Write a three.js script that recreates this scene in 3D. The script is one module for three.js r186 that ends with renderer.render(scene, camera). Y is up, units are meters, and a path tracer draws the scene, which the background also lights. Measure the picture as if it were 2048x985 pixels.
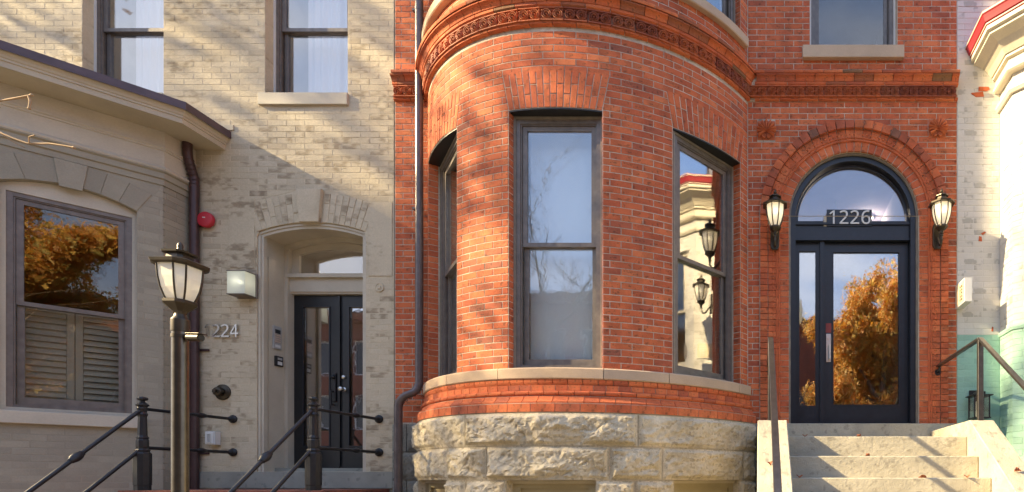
import * as THREE from 'three';
import { mergeGeometries, toCreasedNormals } from 'three/addons/utils/BufferGeometryUtils.js';
import { ImprovedNoise } from 'three/addons/math/ImprovedNoise.js';
import { RoundedBoxGeometry } from 'three/addons/geometries/RoundedBoxGeometry.js';
import { FontLoader } from 'three/addons/loaders/FontLoader.js';
import { TextGeometry } from 'three/addons/geometries/TextGeometry.js';

// ---------------------------------------------------------------- camera, sky, sun, exposure
const scene = new THREE.Scene();
const camera = new THREE.PerspectiveCamera(48.24, 2048 / 985, 0.05, 500);
camera.position.set(0, 1.6, 6.3);
camera.lookAt(0, 1.6, 0);
camera.setViewOffset(2048, 985, -496, -467.5, 2048, 985);
camera.updateMatrixWorld();

const SUN_AZ = 77 * Math.PI / 180, SUN_EL = 29.3 * Math.PI / 180;
const sunDir = new THREE.Vector3(-Math.sin(SUN_AZ) * Math.cos(SUN_EL), Math.sin(SUN_EL), Math.cos(SUN_AZ) * Math.cos(SUN_EL));
const EXPOSURE = 3.6, SUN_I = 5.0, SKY_K = 0.50;

const noise3 = new ImprovedNoise();
function fbm(x, y, z, oct = 4) { let a = 0.5, s = 0; for (let i = 0; i < oct; i++) { s += a * noise3.noise(x, y, z); x *= 2.03; y *= 2.03; z *= 2.03; a *= 0.5; } return s; }
function rng(seed) { let a = seed >>> 0; return () => { a = (a + 0x6D2B79F5) >>> 0; let t = a; t = Math.imul(t ^ (t >>> 15), t | 1); t ^= t + Math.imul(t ^ (t >>> 7), t | 61); return ((t ^ (t >>> 14)) >>> 0) / 4294967296; }; }
const sstep = (a, b, x) => { const t = Math.min(1, Math.max(0, (x - a) / (b - a))); return t * t * (3 - 2 * t); };
const mix = (a, b, t) => a + (b - a) * t;

{ // clear late-autumn sky with thin high cloud, computed for every direction
  const W = 1024, H = 512, d = new Float32Array(W * H * 4);
  for (let j = 0; j < H; j++) for (let i = 0; i < W; i++) {
    const el = ((j + 0.5) / H - 0.5) * Math.PI, az = ((i + 0.5) / W - 0.5) * 2 * Math.PI;
    const x = Math.cos(el) * Math.cos(az), y = Math.sin(el), z = Math.cos(el) * Math.sin(az);
    const h = Math.max(0, y), t = Math.pow(1 - h, 4.2);
    let r = mix(0.27, 1.0, t), g = mix(0.45, 0.98, t), b = mix(0.84, 0.93, t);
    const c = Math.max(0, x * sunDir.x + y * sunDir.y + z * sunDir.z);
    const glow = 0.55 * Math.pow(c, 6) + 1.2 * Math.pow(c, 60);
    r += glow * 1.0; g += glow * 0.86; b += glow * 0.62;
    const q = 1 / (0.25 + h);
    const cl = sstep(0.02, 0.42, fbm(x * q * 1.6 + 7, z * q * 3.2, 3.3, 5) + 0.05) * sstep(0.0, 0.25, h) * 0.55;
    r = mix(r, 1.15, cl); g = mix(g, 1.15, cl); b = mix(b, 1.18, cl);
    if (y < 0) { r = 0.30; g = 0.29; b = 0.27; }
    const o = (j * W + i) * 4; d[o] = r * SKY_K; d[o + 1] = g * SKY_K; d[o + 2] = b * SKY_K; d[o + 3] = 1;
  }
  const sky = new THREE.DataTexture(d, W, H, THREE.RGBAFormat, THREE.FloatType);
  sky.mapping = THREE.EquirectangularReflectionMapping; sky.magFilter = sky.minFilter = THREE.LinearFilter; sky.needsUpdate = true;
  scene.background = sky; scene.environment = sky;
}
const sun = new THREE.DirectionalLight(new THREE.Color(1.0, 0.79, 0.45), SUN_I);
sun.position.copy(sunDir).multiplyScalar(60); sun.target.position.set(-2, 3, 0); sun.castShadow = true; sun.shadow.radius = 1.3;
Object.assign(sun.shadow.camera, { left: -22, right: 22, top: 22, bottom: -22, near: 1, far: 130 }); sun.shadow.mapSize.set(4096, 4096);
scene.add(sun, sun.target);

const renderer = new THREE.WebGLRenderer({ antialias: true });
renderer.toneMapping = THREE.LinearToneMapping;
renderer.toneMappingExposure = EXPOSURE;
renderer.shadowMap.enabled = true;

// ---------------------------------------------------------------- textures
const LATT = new Map();
function pnoise(x, y, per, seed) { // periodic value noise
  const xi = Math.floor(x), yi = Math.floor(y), fx = x - xi, fy = y - yi;
  let T = LATT.get(per + '_' + seed);
  if (!T) { const r = rng(seed * 977 + per); T = Float32Array.from({ length: per * per }, r); LATT.set(per + '_' + seed, T); }
  const at = (a, b) => T[((b % per + per) % per) * per + ((a % per + per) % per)];
  const sx = fx * fx * (3 - 2 * fx), sy = fy * fy * (3 - 2 * fy);
  return mix(mix(at(xi, yi), at(xi + 1, yi), sx), mix(at(xi, yi + 1), at(xi + 1, yi + 1), sx), sy);
}
function pf(u, v, per, seed, oct = 4, ax = 1) { let a = 0.5, s = 0, n = 0; for (let i = 0; i < oct; i++) { s += a * pnoise(u * per, v * per * ax, per * (ax > 1 ? ax : 1), seed + i); n += a; per *= 2; a *= 0.5; } return s / n; }
function makeTex(n, size, fn, color) {
  const d = new Uint8Array(n * n * 4);
  for (let j = 0; j < n; j++) for (let i = 0; i < n; i++) {
    const c = fn(i / n, j / n), o = (j * n + i) * 4;
    for (let k = 0; k < 3; k++) d[o + k] = Math.max(0, Math.min(255, Math.round((Array.isArray(c) ? c[k] : c) * 255)));
    d[o + 3] = 255;
  }
  const t = new THREE.DataTexture(d, n, n); t.wrapS = t.wrapT = THREE.RepeatWrapping; t.magFilter = THREE.LinearFilter; t.minFilter = THREE.LinearMipmapLinearFilter; t.generateMipmaps = true;
  if (color) t.colorSpace = THREE.SRGBColorSpace;
  t.repeat.set(1 / size, 1 / size); t.needsUpdate = true; return t;
}
const T = {
  brick: makeTex(512, 0.6, (u, v) => {
    const a = pf(u, v, 6, 11, 5), b = pnoise(u * 128, v * 128, 128, 5), c = pf(u, v, 24, 31, 3);
    let k = 0.74 + 0.36 * a + 0.10 * (b - 0.5); const dk = sstep(0.62, 0.8, c) * 0.22; k -= dk;
    return [k, k * (0.92 + 0.12 * c), k * (0.9 + 0.12 * c)];
  }, true),
  brickBump: makeTex(512, 0.35, (u, v) => 0.5 * pf(u, v, 16, 3, 4) + 0.5 * pnoise(u * 128, v * 128, 128, 8)),
  paint: makeTex(1024, 4.2, (u, v) => { // weathered paint: thin, rubbed and stained patches
    const a = pf(u, v, 7, 41, 5), b = pf(u, v, 5, 57, 6, 3), c = pf(u, v, 60, 77, 3, 2), f = pnoise(u * 400, v * 400, 400, 9);
    let k = 0.93 + 0.12 * (a - 0.5) + 0.05 * (f - 0.5);
    const w = sstep(0.50, 0.74, b * 0.7 + c * 0.3) * (0.45 + 0.55 * sstep(0.4, 0.62, c)) * 0.62, s = sstep(0.52, 0.74, a) * 0.10;
    return [k * (1 - 0.40 * w) - s, k * (1 - 0.45 * w) - s * 1.1, k * (1 - 0.50 * w) - s * 1.25];
  }, true),
  stone: makeTex(1024, 1.5, (u, v) => {
    const a = pf(u, v, 6, 21, 6), c = pf(u, v, 40, 27, 4), g = pnoise(u * 300, v * 300, 300, 19);
    const k = 0.70 + 0.40 * (a - 0.5) + 0.22 * (c - 0.5) + 0.08 * (g - 0.5) + 0.14; const st = sstep(0.6, 0.75, c) * 0.18;
    return [k - st, k * 0.985 - st, k * 0.96 - st];
  }, true),
  grain: makeTex(512, 0.5, (u, v) => 0.6 * pf(u, v, 20, 61, 4) + 0.4 * pnoise(u * 200, v * 200, 200, 65)),
  wash: makeTex(512, 1.3, (u, v) => { const k = 0.90 + 0.16 * (pf(u, v, 5, 71, 6) - 0.5) + 0.04 * (pnoise(u * 220, v * 220, 220, 74) - 0.5); return [k, k * 0.995, k * 0.985]; }, true),
  concrete: makeTex(1024, 1.6, (u, v) => {
    const a = pf(u, v, 8, 81, 6), s = pf(u, v, 30, 85, 4); let k = 0.88 + 0.22 * (a - 0.5); const w = sstep(0.60, 0.80, s) * 0.13 + 0.10 * sstep(0.5, 0.75, pf(u, v, 3, 87, 5));
    return [k - w, k * 0.99 - w, k * 0.97 - w * 0.95];
  }, true),
  wave: makeTex(256, 1.1, (u, v) => 0.7 * pf(u, v, 4, 101, 2) + 0.3 * pf(u, v, 10, 105, 2)),
  metalWear: makeTex(256, 0.4, (u, v) => { const k = 0.86 + 0.25 * (pf(u, v, 8, 91, 5) - 0.5); return [k, k, k]; }, true),
};
// white masonry with chipped paint; one tile covers 2 m
T.chips = makeTex(1024, 2, (u, v) => {
  const k = 0.92 + 0.10 * (pf(u, v, 6, 131, 5) - 0.5), a = pf(u, v, 9, 141, 2), b = pf(u, v, 60, 151, 3);
  const d = sstep(0.66, 0.8, pf(u, v, 20, 161, 4)) * 0.14;
  return [k - d, k - d, k - d * 1.05];
}, true);

// ---------------------------------------------------------------- materials (linear base colours)
function mat(r, g, b, rough = 0.8, o = {}) {
  const { phys, ...rest } = o;
  const m = new (phys ? THREE.MeshPhysicalMaterial : THREE.MeshStandardMaterial)({ roughness: rough, ...rest });
  m.color.setRGB(r, g, b); return m;
}
const glass = (ior = 1.9, tint = [1, 1, 1], wave = 0.0009) => mat(...tint, 0.0, { phys: true, transmission: 1, ior, thickness: 0, bumpMap: T.wave, bumpScale: wave });
const M = {
  mortar: mat(0.72, 0.63, 0.53, 0.95, { map: T.stone, bumpMap: T.grain, bumpScale: 0.003 }),
  brickV: mat(1, 1, 1, 0.86, { map: T.brick, bumpMap: T.brickBump, bumpScale: 0.0035, vertexColors: true }),
  terracotta: mat(0.56, 0.155, 0.058, 0.72, { map: T.brick, bumpMap: T.brickBump, bumpScale: 0.001 }),
  cream: mat(0.65, 0.555, 0.395, 0.82, { map: T.paint, bumpMap: T.grain, bumpScale: 0.003 }),
  creamV: mat(1, 1, 1, 0.82, { map: T.paint, bumpMap: T.grain, bumpScale: 0.003, vertexColors: true }),
  taupe: mat(0.40, 0.365, 0.285, 0.8, { map: T.wash, bumpMap: T.grain, bumpScale: 0.002 }),
  taupeV: mat(1, 1, 1, 0.8, { map: T.wash, bumpMap: T.grain, bumpScale: 0.003, vertexColors: true }),
  taupeGrey: mat(0.36, 0.36, 0.315, 0.8, { map: T.concrete, bumpMap: T.grain, bumpScale: 0.003 }),
  trim: mat(0.62, 0.56, 0.45, 0.6, { map: T.wash, bumpMap: T.grain, bumpScale: 0.0006 }),
  trimWarm: mat(0.58, 0.51, 0.38, 0.65, { map: T.wash, bumpMap: T.grain, bumpScale: 0.0006 }),
  flashing: mat(0.115, 0.075, 0.085, 0.45, { map: T.metalWear }),
  sandstone: mat(0.60, 0.445, 0.31, 0.85, { map: T.wash, bumpMap: T.grain, bumpScale: 0.003 }),
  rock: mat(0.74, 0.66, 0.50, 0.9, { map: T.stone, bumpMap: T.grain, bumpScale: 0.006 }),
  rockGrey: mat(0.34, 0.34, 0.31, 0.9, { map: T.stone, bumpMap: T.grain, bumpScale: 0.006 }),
  whiteV: mat(1, 1, 1, 0.75, { map: T.chips, bumpMap: T.grain, bumpScale: 0.003, vertexColors: true }),
  white: mat(0.72, 0.69, 0.63, 0.75, { map: T.chips, bumpMap: T.grain, bumpScale: 0.003 }),
  mint: mat(0.36, 0.60, 0.50, 0.75, { map: T.wash, bumpMap: T.grain, bumpScale: 0.003 }),
  creamTrim: mat(0.74, 0.68, 0.56, 0.6, { map: T.wash, bumpMap: T.grain, bumpScale: 0.001 }),
  red: mat(0.42, 0.035, 0.05, 0.5, { map: T.wash }),
  step: mat(0.58, 0.535, 0.43, 0.8, { map: T.concrete, bumpMap: T.grain, bumpScale: 0.009 }),
  bronze: mat(0.235, 0.20, 0.175, 0.42, { map: T.metalWear, metalness: 0.25 }),
  bronzeLight: mat(0.30, 0.255, 0.20, 0.5, { map: T.metalWear }),
  navy: mat(0.018, 0.022, 0.032, 0.35, { map: T.metalWear }),
  black: mat(0.016, 0.017, 0.019, 0.4, { map: T.metalWear }),
  iron: mat(0.035, 0.035, 0.038, 0.42, { map: T.metalWear, metalness: 0.4, bumpMap: T.grain, bumpScale: 0.0008 }),
  lampMetal: mat(0.085, 0.066, 0.045, 0.38, { map: T.metalWear, metalness: 0.6 }),
  steelPost: mat(0.17, 0.145, 0.115, 0.28, { map: T.metalWear, metalness: 0.9 }),
  railSteel: mat(0.20, 0.185, 0.17, 0.30, { map: T.metalWear, metalness: 0.85 }),
  pipeBrown: mat(0.075, 0.035, 0.034, 0.4, { map: T.metalWear }),
  pipeGrey: mat(0.17, 0.135, 0.13, 0.32, { map: T.metalWear, metalness: 0.2 }),
  chrome: mat(0.62, 0.6, 0.57, 0.28, { metalness: 1 }),
  frost: mat(0.95, 0.92, 0.82, 0.85, { phys: true, transmission: 0.4, thickness: 0 }),
  frostWhite: mat(0.76, 0.78, 0.69, 0.8, { phys: true, transmission: 0.4, thickness: 0 }),
  hallLilac: mat(0.56, 0.50, 0.56, 0.9, { map: T.wash }), olive: mat(0.42, 0.355, 0.21, 0.6, { map: T.wash }),
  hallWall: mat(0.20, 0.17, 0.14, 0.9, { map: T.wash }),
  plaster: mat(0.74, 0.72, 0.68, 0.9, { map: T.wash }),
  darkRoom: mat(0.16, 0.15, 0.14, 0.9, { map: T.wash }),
  curtain: mat(0.80, 0.80, 0.80, 0.95, { phys: true, transmission: 0.25, thickness: 0 }),
  shade: mat(0.78, 0.88, 0.90, 0.95, { phys: true, transmission: 0.3, thickness: 0 }),
  shutter: mat(0.62, 0.60, 0.52, 0.6),
  glass: glass(2.25), glassDark: glass(1.7), glassTint: glass(1.75, [0.78, 0.77, 0.74]), glassMid: glass(2.2), glassDoor: glass(3.1),
  plasticWhite: mat(0.62, 0.62, 0.60, 0.5), plasticGrey: mat(0.36, 0.36, 0.35, 0.5),
  alarmRed: mat(0.46, 0.02, 0.035, 0.38), brass: mat(0.5, 0.36, 0.15, 0.4, { metalness: 0.9 }),
  bark: mat(0.13, 0.10, 0.075, 0.95, { bumpMap: T.grain, bumpScale: 0.01 }), twig: mat(0.36, 0.24, 0.14, 0.85),
  leafV: mat(1, 1, 1, 0.8, { phys: true, transmission: 0.5, thickness: 0, vertexColors: true, side: THREE.DoubleSide }),
  leafBrown: mat(0.30, 0.10, 0.045, 0.85, { side: THREE.DoubleSide }),
  asphalt: mat(0.055, 0.055, 0.058, 0.95, { map: T.stone }), paving: mat(0.33, 0.315, 0.29, 0.9, { map: T.concrete }), soil: mat(0.10, 0.085, 0.06, 1, { map: T.stone }),
  paverRed: mat(0.22, 0.075, 0.05, 0.85, { map: T.brick }),
  farBrick: mat(0.20, 0.075, 0.05, 0.9, { map: T.brick }), farTan: mat(0.36, 0.30, 0.23, 0.9, { map: T.wash }), farGrey: mat(0.17, 0.15, 0.14, 0.9, { map: T.wash }),
  farRoof: mat(0.07, 0.07, 0.075, 0.9), farGlass: mat(0.03, 0.035, 0.045, 0.15),
};
const bulb = (r, g, b, i) => { const m = mat(0.9, 0.85, 0.7, 0.6); m.emissive.setRGB(r, g, b); m.emissiveIntensity = i; return m; };

// ---------------------------------------------------------------- object helpers
const used = new Map();
function numbered(n) { const k = used.get(n) || 0; used.set(n, k + 1); return k ? n + '_' + String(k).padStart(3, '0') : n; }
function fin(o) { o.castShadow = o.receiveShadow = true; return o; }
function thing(name, label, category, pos = [0, 0, 0], group) {
  const o = new THREE.Group(); o.name = numbered(name); o.position.set(...pos); scene.add(o);
  o.userData = { label, category }; if (group) o.userData.group = group; return o;
}
function part(parent, name, geo, m, label) {
  const o = fin(new THREE.Mesh(Array.isArray(geo) ? merge(geo) : prep(geo), m)); o.name = name; parent.add(o); if (label) o.userData.label = label; return o;
}
function solo(name, label, category, geo, m, group, kind) {
  const o = part(scene, numbered(name), geo, m); o.userData.label = label; o.userData.category = category; if (group) o.userData.group = group; if (kind) o.userData.kind = kind; return o;
}
function struct(name, geo, m) { const o = part(scene, name, geo, m); o.userData.kind = 'structure'; return o; }

function metreUV(g, ou = 0, ov = 0) { // uv in metres, along the axis each face looks
  const p = g.attributes.position, uv = new Float32Array(p.count * 2), a = new THREE.Vector3(), b = new THREE.Vector3(), c = new THREE.Vector3();
  for (let i = 0; i < p.count; i += 3) {
    a.fromBufferAttribute(p, i); b.fromBufferAttribute(p, i + 1).sub(a); c.fromBufferAttribute(p, i + 2).sub(a); b.cross(c);
    const nx = Math.abs(b.x), ny = Math.abs(b.y), nz = Math.abs(b.z);
    for (let k = 0; k < 3; k++) {
      const x = p.getX(i + k), y = p.getY(i + k), z = p.getZ(i + k);
      const q = nz >= nx * 0.8 && nz >= ny ? [x, y] : nx >= ny ? [z, y] : [x, z];
      uv[(i + k) * 2] = q[0] + ou; uv[(i + k) * 2 + 1] = q[1] + ov;
    }
  }
  g.setAttribute('uv', new THREE.BufferAttribute(uv, 2)); return g;
}
function prep(g, ou = 0, ov = 0) {
  if (g.userData.ready) return g;
  if (g.index) g = g.toNonIndexed();
  for (const k of Object.keys(g.attributes)) if (!['position', 'normal', 'color'].includes(k)) g.deleteAttribute(k);
  if (!g.attributes.normal) g.computeVertexNormals();
  g.morphAttributes = {}; g.clearGroups(); metreUV(g, ou, ov); g.userData.ready = true; return g;
}
function merge(list) { const r = mergeGeometries(list.map(g => prep(g))); r.userData.ready = true; return r; }
function tint(g, c) { const n = g.attributes.position.count, a = new Float32Array(n * 3); for (let i = 0; i < n; i++) a.set(c, i * 3); g.setAttribute('color', new THREE.BufferAttribute(a, 3)); return g; }
function box(x0, x1, y0, y1, z0, z1, r = 0) {
  const w = x1 - x0, h = y1 - y0, d = z1 - z0;
  const g = r ? new RoundedBoxGeometry(w, h, d, 2, r) : new THREE.BoxGeometry(w, h, d);
  return g.translate((x0 + x1) / 2, (y0 + y1) / 2, (z0 + z1) / 2);
}
function frame4(x0, x1, y0, y1, t, z0, z1, tb = t, tt = t) { return [box(x0, x0 + t, y0, y1, z0, z1), box(x1 - t, x1, y0, y1, z0, z1), box(x0 + t, x1 - t, y0, y0 + tb, z0, z1), box(x0 + t, x1 - t, y1 - tt, y1, z0, z1)]; }
function rod(a, b, r0, r1 = r0, n = 12) {
  const A = new THREE.Vector3(...a), B = new THREE.Vector3(...b), d = B.clone().sub(A), g = new THREE.CylinderGeometry(r1, r0, d.length(), n);
  g.translate(0, d.length() / 2, 0); g.applyQuaternion(new THREE.Quaternion().setFromUnitVectors(new THREE.Vector3(0, 1, 0), d.normalize())); return g.translate(...a);
}
function tube(pts, r, n = 12, seg = 40) { return new THREE.TubeGeometry(new THREE.CatmullRomCurve3(pts.map(p => new THREE.Vector3(...p)), false, 'catmullrom', 0.15), seg, r, n, false); }
function lathe(pts, n = 24) { return new THREE.LatheGeometry(pts.map(p => new THREE.Vector2(Math.max(0.0001, p[0]), p[1])), n); }
function latheAlong(pts, a, b, n = 20) { // lathe profile (radius, distance) laid from a towards b
  const A = new THREE.Vector3(...a), d = new THREE.Vector3(...b).sub(A).normalize(), g = lathe(pts, n);
  g.applyQuaternion(new THREE.Quaternion().setFromUnitVectors(new THREE.Vector3(0, 1, 0), d)); return g.translate(...a);
}
function flat(g) { g = g.index ? g.toNonIndexed() : g; g.deleteAttribute('normal'); g.computeVertexNormals(); return g; }
function soft(g, a = 0.6) { g = g.index ? g.toNonIndexed() : g; for (const k of Object.keys(g.attributes)) if (k !== 'position') g.deleteAttribute(k); return toCreasedNormals(g, a); }
// flat wall with openings: holes are rectangles [x0,x1,y0,y1] or Paths
function slab(x0, x1, y0, y1, z0, z1, holes = []) {
  const s = new THREE.Shape([[x0, y0], [x1, y0], [x1, y1], [x0, y1]].map(p => new THREE.Vector2(...p)));
  for (const h of holes) s.holes.push(Array.isArray(h) ? new THREE.Path([[h[0], h[2]], [h[0], h[3]], [h[1], h[3]], [h[1], h[2]]].map(p => new THREE.Vector2(...p))) : h);
  return flat(new THREE.ExtrudeGeometry(s, { depth: z1 - z0, bevelEnabled: false, curveSegments: 32 }).translate(0, 0, z0));
}
function poly(pts, z0, z1, bevel = 0) {
  const g = new THREE.ExtrudeGeometry(new THREE.Shape(pts.map(p => new THREE.Vector2(...p))), { depth: z1 - z0 - 2 * bevel, bevelEnabled: bevel > 0, bevelSize: bevel, bevelThickness: bevel, bevelSegments: 1, bevelOffset: -bevel, curveSegments: 16 });
  return flat(g.translate(0, 0, z0 + bevel));
}
// moulding of profile (w outwards, v up) swept round a plan path with mitred corners; side = +1 / -1 chooses the outer side
function sweepPath(profile, path, side = 1) {
  const pos = [], n = path.length, off = [];
  for (let i = 0; i < n; i++) {
    const nrm = k => { const dx = path[k + 1][0] - path[k][0], dz = path[k + 1][1] - path[k][1], l = Math.hypot(dx, dz); return [side * dz / l, -side * dx / l]; };
    const a = nrm(Math.max(0, i - 1)), b = nrm(Math.min(n - 2, i)), k = 1 + a[0] * b[0] + a[1] * b[1];
    off.push([(a[0] + b[0]) / k, (a[1] + b[1]) / k]);
  }
  const P = (i, j) => { const [w, v] = profile[j % profile.length]; return [path[i][0] + off[i][0] * w, v, path[i][1] + off[i][1] * w]; };
  for (let i = 0; i < n - 1; i++) for (let j = 0; j < profile.length; j++) {
    const a = P(i, j), b = P(i + 1, j), c = P(i + 1, j + 1), d = P(i, j + 1);
    if (side > 0) pos.push(...a, ...c, ...b, ...a, ...d, ...c); else pos.push(...a, ...b, ...c, ...a, ...c, ...d);
  }
  const sh = THREE.ShapeUtils.triangulateShape(profile.map(p => new THREE.Vector2(...p)), []);
  for (const t of sh) { pos.push(...P(0, t[0]), ...P(0, t[1]), ...P(0, t[2])); pos.push(...P(n - 1, t[0]), ...P(n - 1, t[2]), ...P(n - 1, t[1])); }
  const g = new THREE.BufferGeometry(); g.setAttribute('position', new THREE.Float32BufferAttribute(pos, 3)); g.computeVertexNormals(); return g;
}

// ---------------------------------------------------------------- masonry
// a surface maps (u along, v up, w out) near a centre to local coordinates and carries a matrix for that centre
function plane(ox, oy, oz, turn = 0) {
  const base = new THREE.Matrix4().makeRotationY(turn).setPosition(ox, oy, oz);
  return { seg: 1, key: 'p', local: (u, v, w) => [u, v, w], matrix: (u, v) => base.clone().multiply(new THREE.Matrix4().makeTranslation(u, v, 0)) };
}
function drum(R, cx, cz, key) {
  return { seg: 2, key, R, local: (u, v, w) => [(R + w) * Math.sin(u / R), v, (R + w) * Math.cos(u / R) - R], matrix: (u, v) => new THREE.Matrix4().makeTranslation(cx, v, cz).multiply(new THREE.Matrix4().makeRotationY(u / R)).multiply(new THREE.Matrix4().makeTranslation(0, 0, R)) };
}
// chamfered block over the quad q (bottom left, bottom right, top right, top left) in (u, v), front at w0, back at w0 - depth
function blockGeo(surf, q, w0, depth, ch) {
  const n = surf.seg, ring = (inset, w) => {
    const c = q.map((p, i) => { const a = q[(i + 1) % 4], b = q[(i + 3) % 4], la = Math.hypot(a[0] - p[0], a[1] - p[1]), lb = Math.hypot(b[0] - p[0], b[1] - p[1]); return [p[0] + inset * ((a[0] - p[0]) / la + (b[0] - p[0]) / lb), p[1] + inset * ((a[1] - p[1]) / la + (b[1] - p[1]) / lb)]; });
    const r = []; for (let i = 0; i <= n; i++) r.push(surf.local(mix(c[0][0], c[1][0], i / n), mix(c[0][1], c[1][1], i / n), w));
    for (let i = 0; i <= n; i++) r.push(surf.local(mix(c[2][0], c[3][0], i / n), mix(c[2][1], c[3][1], i / n), w)); return r;
  };
  const A = ring(ch, w0), B = ring(0, w0 - ch), C = ring(0, w0 - depth), pos = [], L = 2 * (n + 1);
  for (let i = 0; i < n; i++) { const a = A[i], b = A[i + 1], c = A[L - 2 - i], d = A[L - 1 - i]; pos.push(...a, ...b, ...c, ...a, ...c, ...d); }
  for (const [X, Y] of [[B, A], [C, B]]) for (let i = 0; i < L; i++) { const k = (i + 1) % L; pos.push(...X[i], ...X[k], ...Y[k], ...X[i], ...Y[k], ...Y[i]); }
  const g = new THREE.BufferGeometry(); g.setAttribute('position', new THREE.Float32BufferAttribute(pos, 3)); g.computeVertexNormals(); return g;
}
const _v = new THREE.Vector3(), _n = new THREE.Vector3();
class Masonry {
  constructor(owner, name, rest, tones, material, o = {}) { Object.assign(this, { owner, name, rest, tones, material, depth: 0.03, ch: 0.002, limit: 300, seed: 5 }, o); this.items = []; this.r = rng(this.seed); this.cache = new Map(); }
  add(surf, q, w = 0, tone) { // q in (u, v)
    const uc = (q[0][0] + q[1][0] + q[2][0] + q[3][0]) / 4, vc = (q[0][1] + q[1][1] + q[2][1] + q[3][1]) / 4;
    const lq = q.map(p => [p[0] - uc, p[1] - vc]), M4 = surf.matrix(uc, vc);
    if (tone === undefined) tone = Math.floor(this.r() * this.tones.length);
    this.items.push({ surf, lq, w: w + (this.r() - 0.5) * (this.jitter ?? 0.002), M4, tone, uc, vc });
  }
  geo(it) {
    const rect = Math.abs(it.lq[0][0] - it.lq[3][0]) < 1e-6 && Math.abs(it.lq[1][0] - it.lq[2][0]) < 1e-6 && Math.abs(it.lq[0][1] - it.lq[1][1]) < 1e-6;
    const vv = Math.floor(this.r() * 6), k = rect ? [it.surf.key, it.lq[0].map(x => x.toFixed(3)).join(), Math.round(it.w * 2000), vv].join('|') : null;
    if (k && this.cache.has(k)) return this.cache.get(k);
    const g = prep(blockGeo(it.surf, it.lq, it.w, this.depth, this.ch), vv * 0.37 + this.r(), vv * 0.23 + this.r()); if (k) this.cache.set(k, g); return g;
  }
  finish() {
    for (const it of this.items) {
      _v.setFromMatrixPosition(it.M4); _n.set(0, 0, 1).transformDirection(it.M4);
      const to = camera.position.clone().sub(_v), d = to.length(), c = _n.dot(to) / d, px = 1520 + _v.x * 1100 / (6.3 - _v.z), py = 960 - (_v.y - 1.6) * 1100 / (6.3 - _v.z);
      it.score = px < 0 || px > 2048 || py < 0 || py > 985 || c < 0 ? 0 : c * Math.abs((it.lq[1][0] - it.lq[0][0]) * (it.lq[2][1] - it.lq[0][1])) / (d * d) * (this.pref ? this.pref(px, py, _v) : 1);
    }
    const order = [...this.items].sort((a, b) => b.score - a.score), single = new Set(order.slice(0, this.limit).filter(i => i.score > 0));
    const mats = this.tones.map(c => { const m = this.material.clone(); m.vertexColors = false; m.color.setRGB(...c); return m; }), rest = [];
    for (const it of this.items) {
      if (single.has(it)) { const m = fin(new THREE.Mesh(this.geo(it), mats[it.tone])); m.name = this.name; m.applyMatrix4(it.M4); this.owner.add(m); }
      else rest.push(tint(prep(blockGeo(it.surf, it.lq, it.w, this.depth, this.ch).applyMatrix4(it.M4)), this.tones[it.tone]));
    }
    if (rest.length) { const m = part(this.owner, this.rest, rest, this.material); m.userData.kind = 'stuff'; }
  }
}
// running-bond courses between u0..u1, v0..v1; each hole is v => [left, right] or null
function courses(ms, surf, u0, u1, v0, n, h, len, holes = [], o = {}) {
  const j = o.joint ?? 0.0078, shift = o.shift ?? 0, head = len / 2, w = o.w ?? 0, r = rng(o.seed ?? 3);
  for (let k = 0; k < n; k++) {
    const a = v0 + k * h, b = a + h, cut = [];
    for (const f of holes) { const m = f((a + b) / 2); if (!m) continue; const p = f(a + 0.0005) || m, q = f(b - 0.0005) || m; cut.push([p[0], q[0], p[1], q[1]]); }
    cut.sort((x, y) => x[0] - y[0]);
    let spans = [], l = [u0, u0];
    for (const c of cut) { if (Math.max(c[2], c[3]) <= Math.min(...l)) continue; if (Math.min(c[0], c[1]) > Math.max(...l) + 0.02) spans.push([...l, c[0], c[1]]); l = [Math.max(l[0], c[2]), Math.max(l[1], c[3])]; }
    if (Math.max(...l) < u1 - 0.02) spans.push([...l, u1, u1]);
    for (const [l0, l1, r0, r1] of spans) {
      const first = Math.floor((Math.min(l0, l1) - shift) / len) - 1;
      for (let i = first; ; i++) {
        const p = shift + i * len + (k % 2 ? head : 0), q = p + len; if (p > Math.max(r0, r1)) break; if (q < Math.min(l0, l1)) continue;
        let a0 = p < Math.max(l0, l1) + 0.025 ? l0 : p, a1 = p < Math.max(l0, l1) + 0.025 ? l1 : p, b0 = q > Math.min(r0, r1) - 0.025 ? r0 : q, b1 = q > Math.min(r0, r1) - 0.025 ? r1 : q;
        if (Math.min(b0 - a0, b1 - a1) < 0.012) continue;
        ms.add(surf, [[a0 + j / 2, a + j / 2], [b0 - j / 2, a + j / 2], [b1 - j / 2, b - j / 2], [a1 + j / 2, b - j / 2]], w, o.tone ? o.tone((a0 + b0) / 2, (a + b) / 2, r) : undefined);
      }
    }
  }
}
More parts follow.
